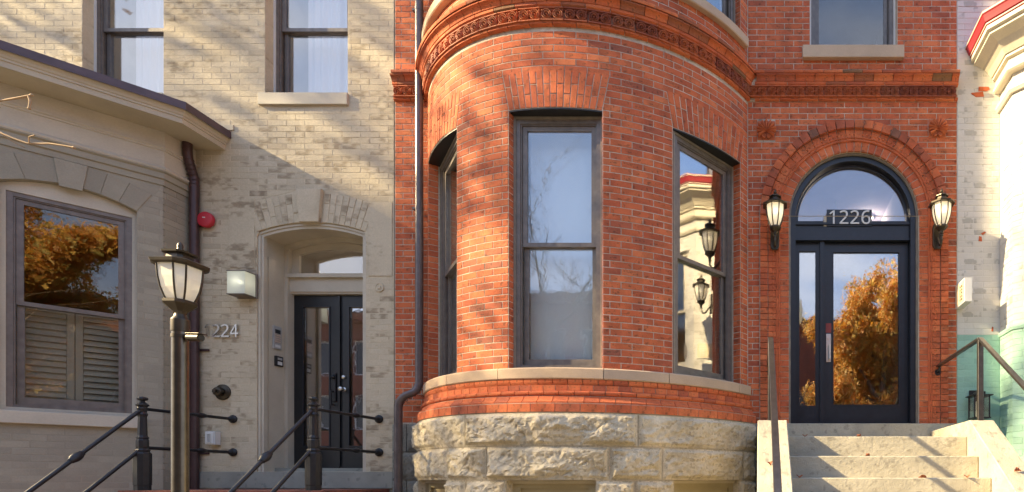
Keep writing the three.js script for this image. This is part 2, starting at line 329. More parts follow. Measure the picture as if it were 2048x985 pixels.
// rock-faced stone block
function rockGeo(surf, u0, u1, v0, v1, seed, amp = 0.035, w0 = 0) {
  const nu = Math.max(8, Math.round((u1 - u0) / 0.013)), nv = Math.max(8, Math.round((v1 - v0) / 0.013)), g = new THREE.BufferGeometry(), grid = [], pos = [];
  for (let j = 0; j <= nv; j++) for (let i = 0; i <= nu; i++) {
    const u = mix(u0, u1, i / nu), v = mix(v0, v1, j / nv), e = Math.min(u - u0, u1 - u, v - v0, v1 - v), k = sstep(0.0, 0.04, e - 0.006), s = seed * 5.3;
    const wu = u + 0.06 * fbm(u * 7 + s, v * 7, 1.7, 2), wv = v + 0.06 * fbm(u * 7, v * 7 + s, 4.1, 2);
    const a = fbm(wu * 2.4 + s, wv * 3.2, s * 0.3, 2), b = fbm(wu * 6.5, wv * 8.5 + s, s, 3), c = fbm(wu * 17 + s, wv * 21, s * 0.7, 3), d = fbm(u * 55, v * 60, s, 2);
    const chip = Math.max(0, b - 0.05) * 1.3 - Math.max(0, -b - 0.12) * 1.6; // broad spalls with sharp lips
    grid.push(surf.local(u, v, w0 + k * amp * (0.75 + 1.5 * a + chip + 0.55 * c + 0.2 * d) + (1 - k) * 0.003 * c));
  }
  const at = (i, j) => grid[j * (nu + 1) + i];
  for (let j = 0; j < nv; j++) for (let i = 0; i < nu; i++) { const a = at(i, j), b = at(i + 1, j), c = at(i + 1, j + 1), d = at(i, j + 1); pos.push(...a, ...b, ...c, ...a, ...c, ...d); }
  const edge = []; for (let i = 0; i < nu; i++) edge.push([i, 0]); for (let j = 0; j < nv; j++) edge.push([nu, j]); for (let i = nu; i > 0; i--) edge.push([i, nv]); for (let j = nv; j > 0; j--) edge.push([0, j]);
  const back = ([i, j]) => surf.local(mix(u0, u1, i / nu), mix(v0, v1, j / nv), w0 - 0.14);
  for (let k = 0; k < edge.length; k++) { const p = edge[k], q = edge[(k + 1) % edge.length], P = at(...p), Q = at(...q); pos.push(...back(p), ...back(q), ...Q, ...back(p), ...Q, ...P); }
  g.setAttribute('position', new THREE.Float32BufferAttribute(pos, 3)); return toCreasedNormals(g, 0.55);
}
// curved (or straight) moulded piece: closed profile (w, v) swept from u0 to u1
function mouldGeo(surf, prof, u0, u1, seg = 2) {
  const pos = [], m = prof.length, P = (i, j) => surf.local(mix(u0, u1, i / seg), prof[j % m][1], prof[j % m][0]);
  for (let i = 0; i < seg; i++) for (let j = 0; j < m; j++) { const a = P(i, j), b = P(i + 1, j), c = P(i + 1, j + 1), d = P(i, j + 1); pos.push(...a, ...b, ...c, ...a, ...c, ...d); }
  for (const t of THREE.ShapeUtils.triangulateShape(prof.map(p => new THREE.Vector2(...p)), [])) { pos.push(...P(0, t[0]), ...P(0, t[1]), ...P(0, t[2])); pos.push(...P(seg, t[0]), ...P(seg, t[2]), ...P(seg, t[1])); }
  const g = new THREE.BufferGeometry(); g.setAttribute('position', new THREE.Float32BufferAttribute(pos, 3)); return toCreasedNormals(g, 0.7);
}
// a timber or metal sash window: origin bottom centre, outward +z; returns the frame mesh (a part) with sub-parts
function sashWindow(parent, o) {
  const { w, h, t = 0.055, d = 0.09, meet = 0.5, m = M.bronze, gu = M.glass, gl = gu, trimM, st = 0.045, bot = 0.06, cw = 0.022 } = o, x = w / 2, mid = h * meet;
  const f = part(parent, 'window', [...frame4(-x, x, 0, h, t, -d, 0, t * 0.7, t), ...frame4(-x + t, x - t, t * 0.7, h - t, 0.012, -d * 0.35, -0.012)], m);
  if (trimM) part(f, 'casing', frame4(-x - 0.001, x + 0.001, -0.001, h + 0.001, cw, -0.03, 0.012), trimM);
  const a = x - t - 0.014, y0 = t * 0.7 + 0.014, y1 = h - t - 0.014;
  part(f, 'upper_sash', frame4(-a, a, mid - 0.02, y1, st, -0.055, -0.025, 0.04, st), m);
  part(f, 'lower_sash', frame4(-a, a, y0, mid + 0.018, st, -0.09, -0.058, bot, 0.04), m);
  part(f, 'pane', box(-a + st, a - st, mid + 0.02, y1 - st, -0.043, -0.037), gu);
  part(f, 'pane', box(-a + st, a - st, y0 + bot, mid - 0.022, -0.077, -0.071), gl);
  f.position.set(...o.at); f.rotation.y = o.turn || 0; return f;
}
function room(parent, x0, x1, y0, y1, z0, z1, m, t = 0.05) { // five-sided lining behind an opening, open to the front
  return part(parent, 'interior_lining', [box(x0 - t, x0, y0, y1, z0, z1), box(x1, x1 + t, y0, y1, z0, z1), box(x0 - t, x1 + t, y0 - t, y0, z0 - t, z1), box(x0 - t, x1 + t, y1, y1 + t, z0 - t, z1), box(x0 - t, x1 + t, y0, y1, z0 - t, z0)], m);
}
function drape(x0, x1, y0, y1, z, amp = 0.02, wave = 0.11, ph = 0) {
  const n = Math.max(12, Math.round((x1 - x0) / 0.012)), g = new THREE.BoxGeometry(x1 - x0, y1 - y0, 0.004, n, 1, 1), p = g.attributes.position;
  for (let i = 0; i < p.count; i++) { const x = p.getX(i); p.setZ(i, p.getZ(i) + amp * Math.sin(x / wave * 6.283 + ph) + amp * 0.5 * Math.sin(x / wave * 2.9 + ph * 2)); }
  g.computeVertexNormals(); return g.translate((x0 + x1) / 2, (y0 + y1) / 2, z);
}
// ---------------------------------------------------------------- ground
struct('ground', box(-120, 120, -0.5, -0.02, -90, 120), M.soil);
struct('sidewalk', box(-60, 60, -0.02, 0.0, 4.2, 9.2), M.paving);
struct('road', box(-60, 60, -0.14, -0.012, 9.2, 18.5), M.asphalt);
struct('far_sidewalk', box(-60, 60, -0.02, 0.0, 18.5, 23), M.paving);

// ---------------------------------------------------------------- red brick rowhouse with the round bay
const BR = 2.14, BX = -1.977, BZ = -1.10, D2R = Math.PI / 180, LEVEL = 2.234;
const red = thing('red_brick_rowhouse', 'red brick rowhouse with round bay, stone base and arched entrance', 'house');
const bay = drum(BR, BX, BZ, 'bay'), wall0 = plane(0, 0, 0);
const BAYMAX = 59 * D2R * BR, WIN = [-43 * D2R, 0, 43 * D2R], WA = 12.26 * D2R, SILL = 2.668, HEAD = 5.165;
const redTones = [[0.60, 0.150, 0.052], [0.57, 0.138, 0.048], [0.63, 0.166, 0.058], [0.54, 0.126, 0.045], [0.59, 0.146, 0.048], [0.51, 0.116, 0.043], [0.645, 0.182, 0.066], [0.56, 0.142, 0.053], [0.43, 0.110, 0.050], [0.34, 0.105, 0.058]];
const redTone = (u, v, r) => { // a few burnt and sooty bricks, more of them in the weathered patches
  const s = fbm(u * 1.1 + 3, v * 1.4, 0.7, 3); const k = r();
  if (s > 0.17 && k < 0.22) return 8 + (k < 0.04 ? 1 : 0); if (k > 0.996) return 9; if (k > 0.975) return 8; return Math.floor(r() * 8);
};
const redBricks = new Masonry(red, 'brick', 'brickwork', redTones, M.brickV, { seed: 17 });

// wall core: curved ring sectors and flat slabs, set back behind the brick faces
function ringGeo(r0, r1, a0, a1, y0, y1, n = Math.max(2, Math.ceil(Math.abs(a1 - a0) / 0.05))) {
  const pts = []; for (let i = 0; i <= n; i++) { const a = mix(a0, a1, i / n); pts.push([BX + r1 * Math.sin(a), -(BZ + r1 * Math.cos(a))]); }
  for (let i = n; i >= 0; i--) { const a = mix(a0, a1, i / n); pts.push([BX + r0 * Math.sin(a), -(BZ + r0 * Math.cos(a))]); }
  return flat(new THREE.ExtrudeGeometry(new THREE.Shape(pts.map(p => new THREE.Vector2(...p))), { depth: y1 - y0, bevelEnabled: false }).rotateX(-Math.PI / 2).translate(0, y0, 0));
}
const E9 = 59.4 * D2R, RC = BR - 0.0028, RI = BR - 0.30, U2 = 6.6;
{
  const g = [];
  const band = (y0, y1, half, list) => { let a = -E9; for (const c of list) { g.push(ringGeo(RI, RC, a, c - half, y0, y1)); a = c + half; } g.push(ringGeo(RI, RC, a, E9, y0, y1)); };
  g.push(ringGeo(RI, RC, -E9, E9, LEVEL, SILL - 0.002));
  band(SILL - 0.002, HEAD, WA, WIN); g.push(ringGeo(RI, RC, -E9, E9, HEAD, U2 - 0.002)); band(U2 - 0.002, 8.2, WA, WIN); g.push(ringGeo(RI, RC, -E9, E9, 8.2, 11.2));
  part(red, 'bay_wall_core', g, M.mortar);
}
// entrance arch
const AX = 1.077, AY = 4.62, AR = 0.742, AO = 1.08;
const archPath = (cx, cy, r, y0) => { const p = new THREE.Path(); p.moveTo(cx + r, y0); p.lineTo(cx + r, cy); p.absarc(cx, cy, r, 0, Math.PI, false); p.lineTo(cx - r, y0); p.closePath(); return p; };
part(red, 'wall_core', [slab(-0.165, 2.258, 0, 11.2, -0.32, -0.0028, [archPath(AX, AY, AR + 0.002, 2.232), [0.573, 1.575, 6.546, 8.1]]), slab(-4.19, -3.80, 0, 11.2, -0.32, -0.0028)], M.mortar);
const circ = (cx, cy, r) => v => v > cy + r ? null : v < cy ? [cx - r, cx + r] : [cx - Math.sqrt(r * r - (v - cy) ** 2), cx + Math.sqrt(r * r - (v - cy) ** 2)];
const rect = (a, b, c, d) => v => v > c && v < d ? [a, b] : null;
const CH = 0.0659, BL = 0.211;
// bay bricks
const JT = 5.525, JB = 0.4545 * 1.002, JTp = 0.525;
const jack = c => v => v > HEAD && v < JT ? [c * BR - mix(JB, JTp, (v - HEAD) / (JT - HEAD)), c * BR + mix(JB, JTp, (v - HEAD) / (JT - HEAD))] : null;
const winHole = c => rect(c * BR - WA * BR - 0.002, c * BR + WA * BR + 0.002, SILL, HEAD);
courses(redBricks, bay, -BAYMAX, BAYMAX, SILL, 49, CH, BL, [...WIN.map(winHole), ...WIN.map(jack)], { seed: 4, tone: redTone });
courses(redBricks, bay, -BAYMAX, BAYMAX, 6.238, 72, CH, BL, WIN.flatMap(c => [rect(c * BR - 0.53, c * BR + 0.53, 6.48, 6.6), rect(c * BR - WA * BR, c * BR + WA * BR, 6.6, 8.2)]), { seed: 6, tone: redTone, shift: 0.05 });
// flat wall bricks
const SH = [[0.072, 5.60], [2.03, 5.622]];
courses(redBricks, wall0, -0.14, 2.258, 2.24, 56, CH, BL, [circ(AX, AY, AO), ...SH.map(([x, y]) => rect(x - 0.1, x + 0.1, y - 0.108, y + 0.108))], { joint: 0.008, seed: 8, tone: redTone, shift: 0.02 });
courses(redBricks, wall0, -0.14, 2.258, 6.238, 72, CH, BL, [rect(0.486, 1.642, 6.404, 6.546), rect(0.573, 1.575, 6.546, 8.1)], { joint: 0.008, seed: 9, tone: redTone, shift: 0.07 });
courses(redBricks, wall0, -4.186, -3.80, 2.25, 56, CH, BL, [], { seed: 10, tone: redTone, shift: 0.02 });
courses(redBricks, wall0, -4.186, -3.80, 6.238, 72, CH, BL, [], { seed: 11, tone: redTone });
// brick reveals of the bay windows
for (const c of WIN) for (const s of [-1, 1]) for (const [y0, n] of [[SILL, 38], [U2, 23]]) {
  const a = c + s * WA, x = BX + BR * Math.sin(a), z = BZ + BR * Math.cos(a), sf = plane(x, 0, z, a - s * Math.PI / 2);
  for (let k = 0; k < n; k++) { const b = s > 0 ? [-0.10, -0.004] : [0.004, 0.10], q = [[b[0], y0 + k * CH + 0.0035], [b[1], y0 + k * CH + 0.0035], [b[1], Math.min((y0 > 6 ? 8.15 : HEAD), y0 + (k + 1) * CH - 0.0035)], [b[0], Math.min((y0 > 6 ? 8.15 : HEAD), y0 + (k + 1) * CH - 0.0035)]]; redBricks.add(sf, q, 0.004, Math.floor(rng(k + 9)() * 8)); }
}
redBricks.finish();
// flat (jack) arches over the bay windows: splayed bricks in two lengths
{
  const ab = new Masonry(red, 'arch_brick', 'arch_brickwork', redTones.slice(0, 8), M.brickV, { seed: 23 });
  for (const c of WIN) { const n = 15; for (let i = 0; i < n; i++) {
    const f = (k, t) => c * BR + mix(-1, 1, k / n) * mix(JB, JTp, t), m = i % 2 ? 0.36 : 0.63, j = 0.0045;
    for (const [t0, t1] of [[0, m], [m, 1]]) ab.add(bay, [[f(i, t0) + j, mix(HEAD, JT, t0) + j], [f(i + 1, t0) - j, mix(HEAD, JT, t0) + j], [f(i + 1, t1) - j, mix(HEAD, JT, t1) - j], [f(i, t1) + j, mix(HEAD, JT, t1) - j]], 0.001);
  } }
  ab.finish();
  for (const c of WIN) part(red, 'lintel', ringGeo(BR - 0.29, BR - 0.006, c - WA - 0.02, c + WA + 0.02, HEAD - 0.012, HEAD + 0.0005), M.black);
}
// sandstone sills of the bay
{
  const prof = [[-0.12, 2.559], [0.036, 2.559], [0.045, 2.568], [0.045, 2.656], [0.034, 2.668], [-0.12, 2.668]];
  const cut = [-59.2, -33.6, -14.5, 12.6, 29.3, 53.1, 59.2];
  for (let i = 0; i < 6; i++) { const a = cut[i] * D2R * BR + 0.003, b = cut[i + 1] * D2R * BR - 0.003, uc = (a + b) / 2; const m = part(red, 'sill_block', mouldGeo(bay, prof, a - uc, b - uc, 10), M.sandstone); m.applyMatrix4(bay.matrix(uc, 0)); }
  for (const c of WIN) { const a = 14.2 * D2R * BR; const m = part(red, 'upper_window_sill', mouldGeo(bay, prof.map(([w, v]) => [w + 0.015, v - 2.559 + 6.487]), -a, a, 10), M.sandstone); m.applyMatrix4(bay.matrix(c * BR, 0)); }
}
// moulded brick base courses and cornice courses, piece by piece
function mouldRow(name, surf, prof, u0, u1, len, off, mats, r) {
  for (let i = Math.floor((u0 - off) / len); i * len + off < u1; i++) {
    const a = Math.max(u0, i * len + off) + 0.003, b = Math.min(u1, (i + 1) * len + off) - 0.003; if (b - a < 0.02) continue; const uc = (a + b) / 2;
    const m = part(red, name, mouldGeo(surf, prof, a - uc, b - uc, surf.seg), mats[Math.floor(r() * mats.length)]); m.applyMatrix4(surf.matrix(uc, 0));
  }
}
const clayMats = [0, 1, 2, 3, 4, 6, 8].map(i => { const m = M.brickV.clone(); m.vertexColors = false; m.color.setRGB(...redTones[i]); return m; });
const mossy = [[0.25, 0.125, 0.06], [0.36, 0.115, 0.052]].map(q => { const m = clayMats[0].clone(); m.color.setRGB(...q); return m; }), corniceMats = [...clayMats, ...clayMats, mossy[0], mossy[1], mossy[1]];
{
  const r = rng(31), e = 59.3 * D2R * BR;
  const a = [[-0.05, 2.502], [0.012, 2.502], [0.02, 2.512], [0.03, 2.53], [0.03, 2.556], [-0.05, 2.556]];
  const b = [[-0.05, 2.447], [0.035, 2.447], [0.035, 2.499], [-0.05, 2.499]];
  const c = [[-0.05, 2.397], [0.05, 2.397], [0.062, 2.404], [0.068, 2.418], [0.064, 2.434], [0.05, 2.443], [-0.05, 2.444]];
  const d = [[-0.05, 2.318], [0.098, 2.318], [0.098, 2.336], [0.078, 2.352], [0.062, 2.372], [0.056, 2.390], [-0.05, 2.392]];
  const f = [[-0.05, 2.238], [0.108, 2.238], [0.108, 2.314], [-0.05, 2.314]];
  mouldRow('moulded_brick', bay, a, -e, e, 0.14, 0.0, clayMats, r); mouldRow('moulded_brick', bay, b, -e, e, 0.116, 0.03, clayMats, r);
  mouldRow('moulded_brick', bay, c, -e, e, 0.14, 0.07, clayMats, r); mouldRow('moulded_brick', bay, d, -e, e, 0.14, 0.02, clayMats, r); mouldRow('moulded_brick', bay, f, -e, e, 0.222, 0.05, clayMats, r);
  // mortar bed behind the mouldings
  part(red, 'mortar_bed', [ringGeo(BR - 0.02, BR + 0.008, -E9, E9, 2.50, 2.557), ringGeo(BR - 0.02, BR + 0.029, -E9, E9, 2.395, 2.50), ringGeo(BR - 0.02, BR + 0.05, -E9, E9, 2.32, 2.395), ringGeo(BR - 0.02, BR + 0.102, -E9, E9, 2.236, 2.32)], M.mortar);
  // cornice over the frieze
  const rows = [[[-0.04, 5.934], [0.022, 5.934], [0.034, 5.944], [0.034, 5.962], [-0.04, 5.962]], [[-0.04, 6.090], [0.045, 6.090], [0.060, 6.102], [0.060, 6.128], [-0.04, 6.128]], [[-0.04, 6.131], [0.066, 6.131], [0.072, 6.150], [0.088, 6.168], [0.108, 6.178], [0.108, 6.192], [-0.04, 6.192]], [[-0.04, 6.195], [0.118, 6.195], [0.122, 6.203], [0.122, 6.224], [0.115, 6.230], [-0.04, 6.236]]];
  for (const [k, p] of rows.entries()) for (const [s, u0, u1] of [[bay, -e, e], [wall0, -0.06, 2.262], [wall0, -4.19, -3.84]]) mouldRow('cornice_brick', s, s === bay ? p : p.map(([w, v]) => [w * 0.85, v]), u0, u1, 0.222, k * 0.09, k ? corniceMats : clayMats, r);
  part(red, 'mortar_bed', [ringGeo(BR - 0.02, BR + 0.008, -E9, E9, 5.936, 6.092), ringGeo(BR - 0.02, BR + 0.045, -E9, E9, 6.092, 6.195), ringGeo(BR - 0.02, BR + 0.112, -E9, E9, 6.195, 6.231), box(-0.12, 2.26, 5.936, 6.092, -0.02, 0.008), box(-0.12, 2.26, 6.092, 6.231, -0.02, 0.036), box(-4.188, -3.84, 5.936, 6.092, -0.02, 0.008), box(-4.188, -3.84, 6.092, 6.231, -0.02, 0.036)], M.mortar);
}
// terracotta frieze: two scrolled rosettes on each tile
{
  const tw = 0.214, th = 0.122, g = [box(-tw / 2, tw / 2, -th / 2, th / 2, -0.035, -0.018), box(-tw / 2, tw / 2, th / 2 - 0.007, th / 2, -0.018, 0.014), box(-tw / 2, tw / 2, -th / 2, -th / 2 + 0.007, -0.018, 0.014)];
  const ring = (r, t, x, y = 0, z = -0.002, arc = 6.2832, rot = 0) => new THREE.TorusGeometry(r, t, 5, Math.max(8, Math.round(r * 420 * arc / 6.28)), arc).scale(1, 1, 3.4).rotateZ(rot).translate(x, y, z);
  for (const s of [-1, 1]) {
    const cx = s * tw / 4;
    g.push(ring(0.043, 0.0058, cx), ring(0.027, 0.0052, cx));
    g.push(new THREE.SphereGeometry(0.0115, 8, 6).scale(1, 1, 2.2).translate(cx, 0, -0.012));
    for (let k = 0; k < 4; k++) { const a = k * Math.PI / 2 + Math.PI / 4; g.push(new THREE.SphereGeometry(0.0125, 6, 5).scale(1.4, 0.55, 1.8).rotateZ(a + 0.5).translate(cx + 0.060 * Math.cos(a), 0.052 * Math.sin(a), -0.012)); }
    for (let k = 0; k < 6; k++) { const a = k * Math.PI / 3; g.push(new THREE.SphereGeometry(0.0052, 5, 4).scale(1.3, 0.7, 1.2).rotateZ(a).translate(cx + 0.0185 * Math.cos(a), 0.0185 * Math.sin(a), -0.012)); }
  }
  g.push(ring(0.05, 0.0055, 0, -0.05, -0.003, 1.7, 0.75), ring(0.05, 0.0055, 0, 0.05, -0.003, 1.7, 3.9));
  const geo = merge(g), tm = [M.terracotta, M.terracotta.clone(), M.terracotta.clone()]; tm[1].color.setRGB(0.36, 0.10, 0.052); tm[2].color.setRGB(0.43, 0.14, 0.07);
  const r = rng(77), put = (s, u) => { const m = part(red, 'frieze_tile', geo, tm[Math.floor(r() * 3)]); m.applyMatrix4(s.matrix(u, 6.026)); m.translateZ(0.034); };
  for (let i = -10; i <= 10; i++) put(bay, i * 0.2185); for (let i = 0; i < 11; i++) put(wall0, -0.03 + 0.2165 * i); put(wall0, -4.075); put(wall0, -3.86);
}
// rock-faced stone base of the bay, course by course
{
  const sb = drum(BR + 0.105, BX, BZ, 'base'), R1 = BR + 0.105, j = 0.006;
  const rows = [[1.914, 2.232, [-59, -23.3, 20.9, 59]], [1.592, 1.914, [-59, -30, -16.3, 14.1, 27, 53, 59]], [1.27, 1.592, [-59, -52, null, -31, -23, -10.9, null, 10.9, 20.1, 30.1, null, 51.5, 59]], [0.95, 1.27, [-59, -52, null, -31, -20, -10.9, null, 10.9, 22, 30.1, null, 51.5, 59]], [0.63, 0.95, [-59, -40, -18, 3, 24, 42, 59]], [0.3, 0.63, [-59, -46, -28, -9, 12, 33, 59]], [0, 0.3, [-59, -30, -2, 27, 59]]];
  let seed = 3;
  for (const [y0, y1, a] of rows) for (let i = 0; i < a.length - 1; i++) {
    if (a[i] === null || a[i + 1] === null) continue; const u0 = a[i] * D2R * R1 + j, u1 = a[i + 1] * D2R * R1 - j, uc = (u0 + u1) / 2, vc = (y0 + y1) / 2; seed++;
    const m = part(red, 'stone_block', rockGeo(sb, u0 - uc, u1 - uc, y0 - vc + j, y1 - vc - j, seed, Math.abs(uc) < 1 ? 0.056 : 0.036), M.rock); m.applyMatrix4(sb.matrix(uc, vc));
  }
  const core = BR + 0.097;
  const cut = (y0, y1, l) => { let p = -E9; const o = []; for (const [s, e] of l) { o.push(ringGeo(RI, core, p, s * D2R, y0, y1)); p = e * D2R; } o.push(ringGeo(RI, core, p, E9, y0, y1)); return o; };
  part(red, 'stone_core', [...cut(0, 0.95, []), ...cut(0.95, 1.592, [[-52, -31], [-10.9, 10.9], [30.1, 51.5]]), ...cut(1.592, 2.235, [])], M.rock);
  // flat stone base beside the bay
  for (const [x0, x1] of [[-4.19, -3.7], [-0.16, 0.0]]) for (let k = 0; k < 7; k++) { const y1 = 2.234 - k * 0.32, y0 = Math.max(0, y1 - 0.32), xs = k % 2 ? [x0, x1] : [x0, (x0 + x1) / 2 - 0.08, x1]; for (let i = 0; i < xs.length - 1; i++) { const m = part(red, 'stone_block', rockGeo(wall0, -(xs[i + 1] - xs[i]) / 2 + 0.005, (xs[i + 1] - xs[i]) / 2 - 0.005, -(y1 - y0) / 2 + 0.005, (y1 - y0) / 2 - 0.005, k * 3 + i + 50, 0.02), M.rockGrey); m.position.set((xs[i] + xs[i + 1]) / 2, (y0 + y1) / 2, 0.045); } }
}
// sash windows of the bay, upper window of the flat wall
for (const [i, c] of WIN.entries()) {
  const dw = 2.012, w = 2 * dw * Math.tan(WA) - 0.004, pos = y => [BX + dw * Math.sin(c), y, BZ + dw * Math.cos(c)];
  sashWindow(red, { w, h: HEAD - SILL - 0.02, at: pos(SILL + 0.006), turn: c * 1.14, meet: 0.5, m: M.bronze, trimM: M.bronzeLight, gu: i === 2 ? M.glassDoor : M.glass, t: 0.06, d: 0.1 });
  sashWindow(red, { w, h: 1.55, at: pos(U2 + 0.004), turn: c, m: M.bronze, trimM: M.bronzeLight });
  const bw = part(red, 'basement_window', [...frame4(-0.40, 0.40, 0, 0.626, 0.07, -0.06, 0), box(-0.33, 0.33, 0.07, 0.556, -0.05, -0.03)], M.olive); bw.position.set(BX + (BR - 0.03) * Math.sin(c * 0.955), 0.96, BZ + (BR - 0.03) * Math.cos(c * 0.955)); bw.rotation.y = c * 0.955;
  part(bw, 'lintel_frame', frame4(-0.43, 0.43, -0.004, 0.63, 0.03, 0.0, 0.03), M.trimWarm);
}
sashWindow(red, { w: 1.0, h: 1.5, at: [1.074, 6.55, -0.10], m: M.bronze, trimM: M.plasticWhite, meet: 0.62, gu: M.glassDark, t: 0.06 });
part(red, 'window_sill', box(0.486, 1.642, 6.404, 6.546, -0.12, 0.055, 0.006), M.sandstone);
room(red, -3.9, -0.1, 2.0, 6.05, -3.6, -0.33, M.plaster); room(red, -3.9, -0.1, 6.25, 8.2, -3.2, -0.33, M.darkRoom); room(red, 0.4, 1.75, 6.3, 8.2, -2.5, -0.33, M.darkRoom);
part(red, 'bay_floor', [ringGeo(0.3, RI - 0.002, -E9, E9, 6.06, 6.2), ringGeo(0.3, RI - 0.002, -E9, E9, 1.85, 1.98), ringGeo(0.3, RI - 0.002, -E9, E9, 8.12, 8.2)], M.plaster);
part(red, 'roof', [box(-4.19, 2.26, 11.2, 11.4, -9, 0.02), ringGeo(0.2, BR, -E9, E9, 11.2, 11.4), box(-4.19, -4.0, 0, 11.2, -9, -0.33), box(2.05, 2.258, 0, 11.2, -9, -0.33), box(-4.19, 2.258, 0, 11.2, -9.2, -9)], M.farGrey);
// arch ring and jambs of the entrance
{
  const vs = new Masonry(red, 'voussoir', 'voussoir_rest', [...redTones.slice(0, 9), [0.24, 0.10, 0.06]], M.brickV, { seed: 41, limit: 420 });
  const r = rng(43), rings = [[0.744, 0.855, 30, 0.010], [0.857, 0.985, 30, 0.020], [0.987, 1.078, 30, 0.052]];
  for (const [r0, r1, n, w] of rings) for (let i = 0; i < n; i++) {
    const a0 = Math.PI - (i + 0.5) * Math.PI / n + Math.PI / n / 2 - 0.0034 / r0, a1 = Math.PI - (i + 1) * Math.PI / n + 0.0034 / r0, P = (rr, a) => [AX + rr * Math.cos(a), AY + rr * Math.sin(a)];
    vs.add(wall0, [P(r0, a0), P(r0, a1), P(r1, a1), P(r1, a0)], w, r1 > 1 ? (r() < 0.4 ? 8 : r() < 0.12 ? 9 : Math.floor(r() * 8)) : Math.floor(r() * 8));
  }
  // jambs: stepped columns of headers, one brick per course
  const cols = [[0.744, 0.855, 0.010], [0.857, 0.985, 0.020], [0.987, 1.078, 0.03]], n = 36, h = (AY - 2.236) / n;
  for (const s of [-1, 1]) for (const [a, b, w] of cols) for (let k = 0; k < n; k++) {
    const x0 = s < 0 ? AX - b : AX + a, x1 = s < 0 ? AX - a : AX + b, y0 = 2.236 + k * h + 0.003, y1 = 2.236 + (k + 1) * h - 0.003;
    vs.add(wall0, [[x0 + 0.003, y0], [x1 - 0.003, y0], [x1 - 0.003, y1], [x0 + 0.003, y1]], w, Math.floor(r() * 8));
  }
  vs.finish();
  // roll mouldings and bead row
  const roll = [], arc = (rr, rad, z, a0, a1) => new THREE.TorusGeometry(rr, rad, 8, 64, a1 - a0).rotateZ(a0).translate(AX, AY, z);
  for (const [rr, rad, z] of [[0.8565, 0.011, 0.014], [0.885, 0.008, 0.021]]) { roll.push(arc(rr, rad, z, 0, Math.PI)); for (const s of [-1, 1]) roll.push(rod([AX + s * rr, 2.238, z], [AX + s * rr, AY, z], rad, rad, 8)); }
  part(red, 'roll_moulding', roll, clayMats[1]);
  const beads = []; for (let i = 1; i < 60; i++) { const a = i * Math.PI / 60; beads.push(new THREE.SphereGeometry(0.0125, 6, 5).scale(1.15, 0.8, 0.7).rotateZ(a + Math.PI / 2).translate(AX + 0.925 * Math.cos(a), AY + 0.925 * Math.sin(a), 0.019)); }
  for (const s of [-1, 1]) for (let k = 0; k < 46; k++) beads.push(new THREE.SphereGeometry(0.0125, 6, 5).scale(0.8, 1.15, 0.7).translate(AX + s * 0.925, 2.26 + k * 0.0514, 0.019));
  part(red, 'bead_moulding', beads, clayMats[2]).userData.kind = 'stuff';
  part(red, 'mortar_bed', [slab(AX - AO + 0.002, AX + AO - 0.002, 2.236, AY + 0.001, -0.01, 0.005, [[AX - AR, AX + AR, 2.2361, AY + 0.0005]]), new THREE.RingGeometry(AR, AO - 0.004, 64, 1, 0, Math.PI).translate(AX, AY, 0.006)], M.mortar);
}
// terracotta shells
for (const [x, y] of SH) {
  const g = [box(-0.1, 0.1, -0.108, 0.108, -0.02, 0.004, 0.003)], nu = 66, nv = 10, pos = [], N = 11;
  const P = (i, j) => { // fan of ribs opening upwards, bulging from the hinge to a scalloped rim
    const f = i / nu, a = mix(-2.25, 2.25, f), t = j / nv, rib = Math.abs(Math.sin(f * N * Math.PI)), R = (0.128 - 0.022 * Math.abs(a) / 2.25) * (0.91 + 0.09 * rib), r = R * t;
    return [r * Math.sin(a), -0.028 + r * Math.cos(a) * 0.97, 0.012 + 0.034 * Math.sin(Math.PI * Math.min(1, 0.2 + t * 0.62)) * (1 - 0.25 * t) + 0.042 * rib * Math.pow(t, 0.7)];
  };
  for (let i = 0; i < nu; i++) for (let j = 0; j < nv; j++) { const a = P(i, j), b = P(i + 1, j), c = P(i + 1, j + 1), d = P(i, j + 1); pos.push(...a, ...b, ...c, ...a, ...c, ...d); }
  const fan = new THREE.BufferGeometry(); fan.setAttribute('position', new THREE.Float32BufferAttribute(pos, 3)); g.push(toCreasedNormals(fan, 0.5));
  for (const s of [-1, 1]) g.push(new THREE.TorusGeometry(0.018, 0.009, 6, 14).scale(1, 1, 1.5).translate(s * 0.028, -0.072, 0.022), new THREE.SphereGeometry(0.011, 8, 6).scale(1, 1, 1.4).translate(s * 0.028, -0.072, 0.022));
  part(red, 'shell_ornament', g, M.terracotta).position.set(x, y, 0);
}
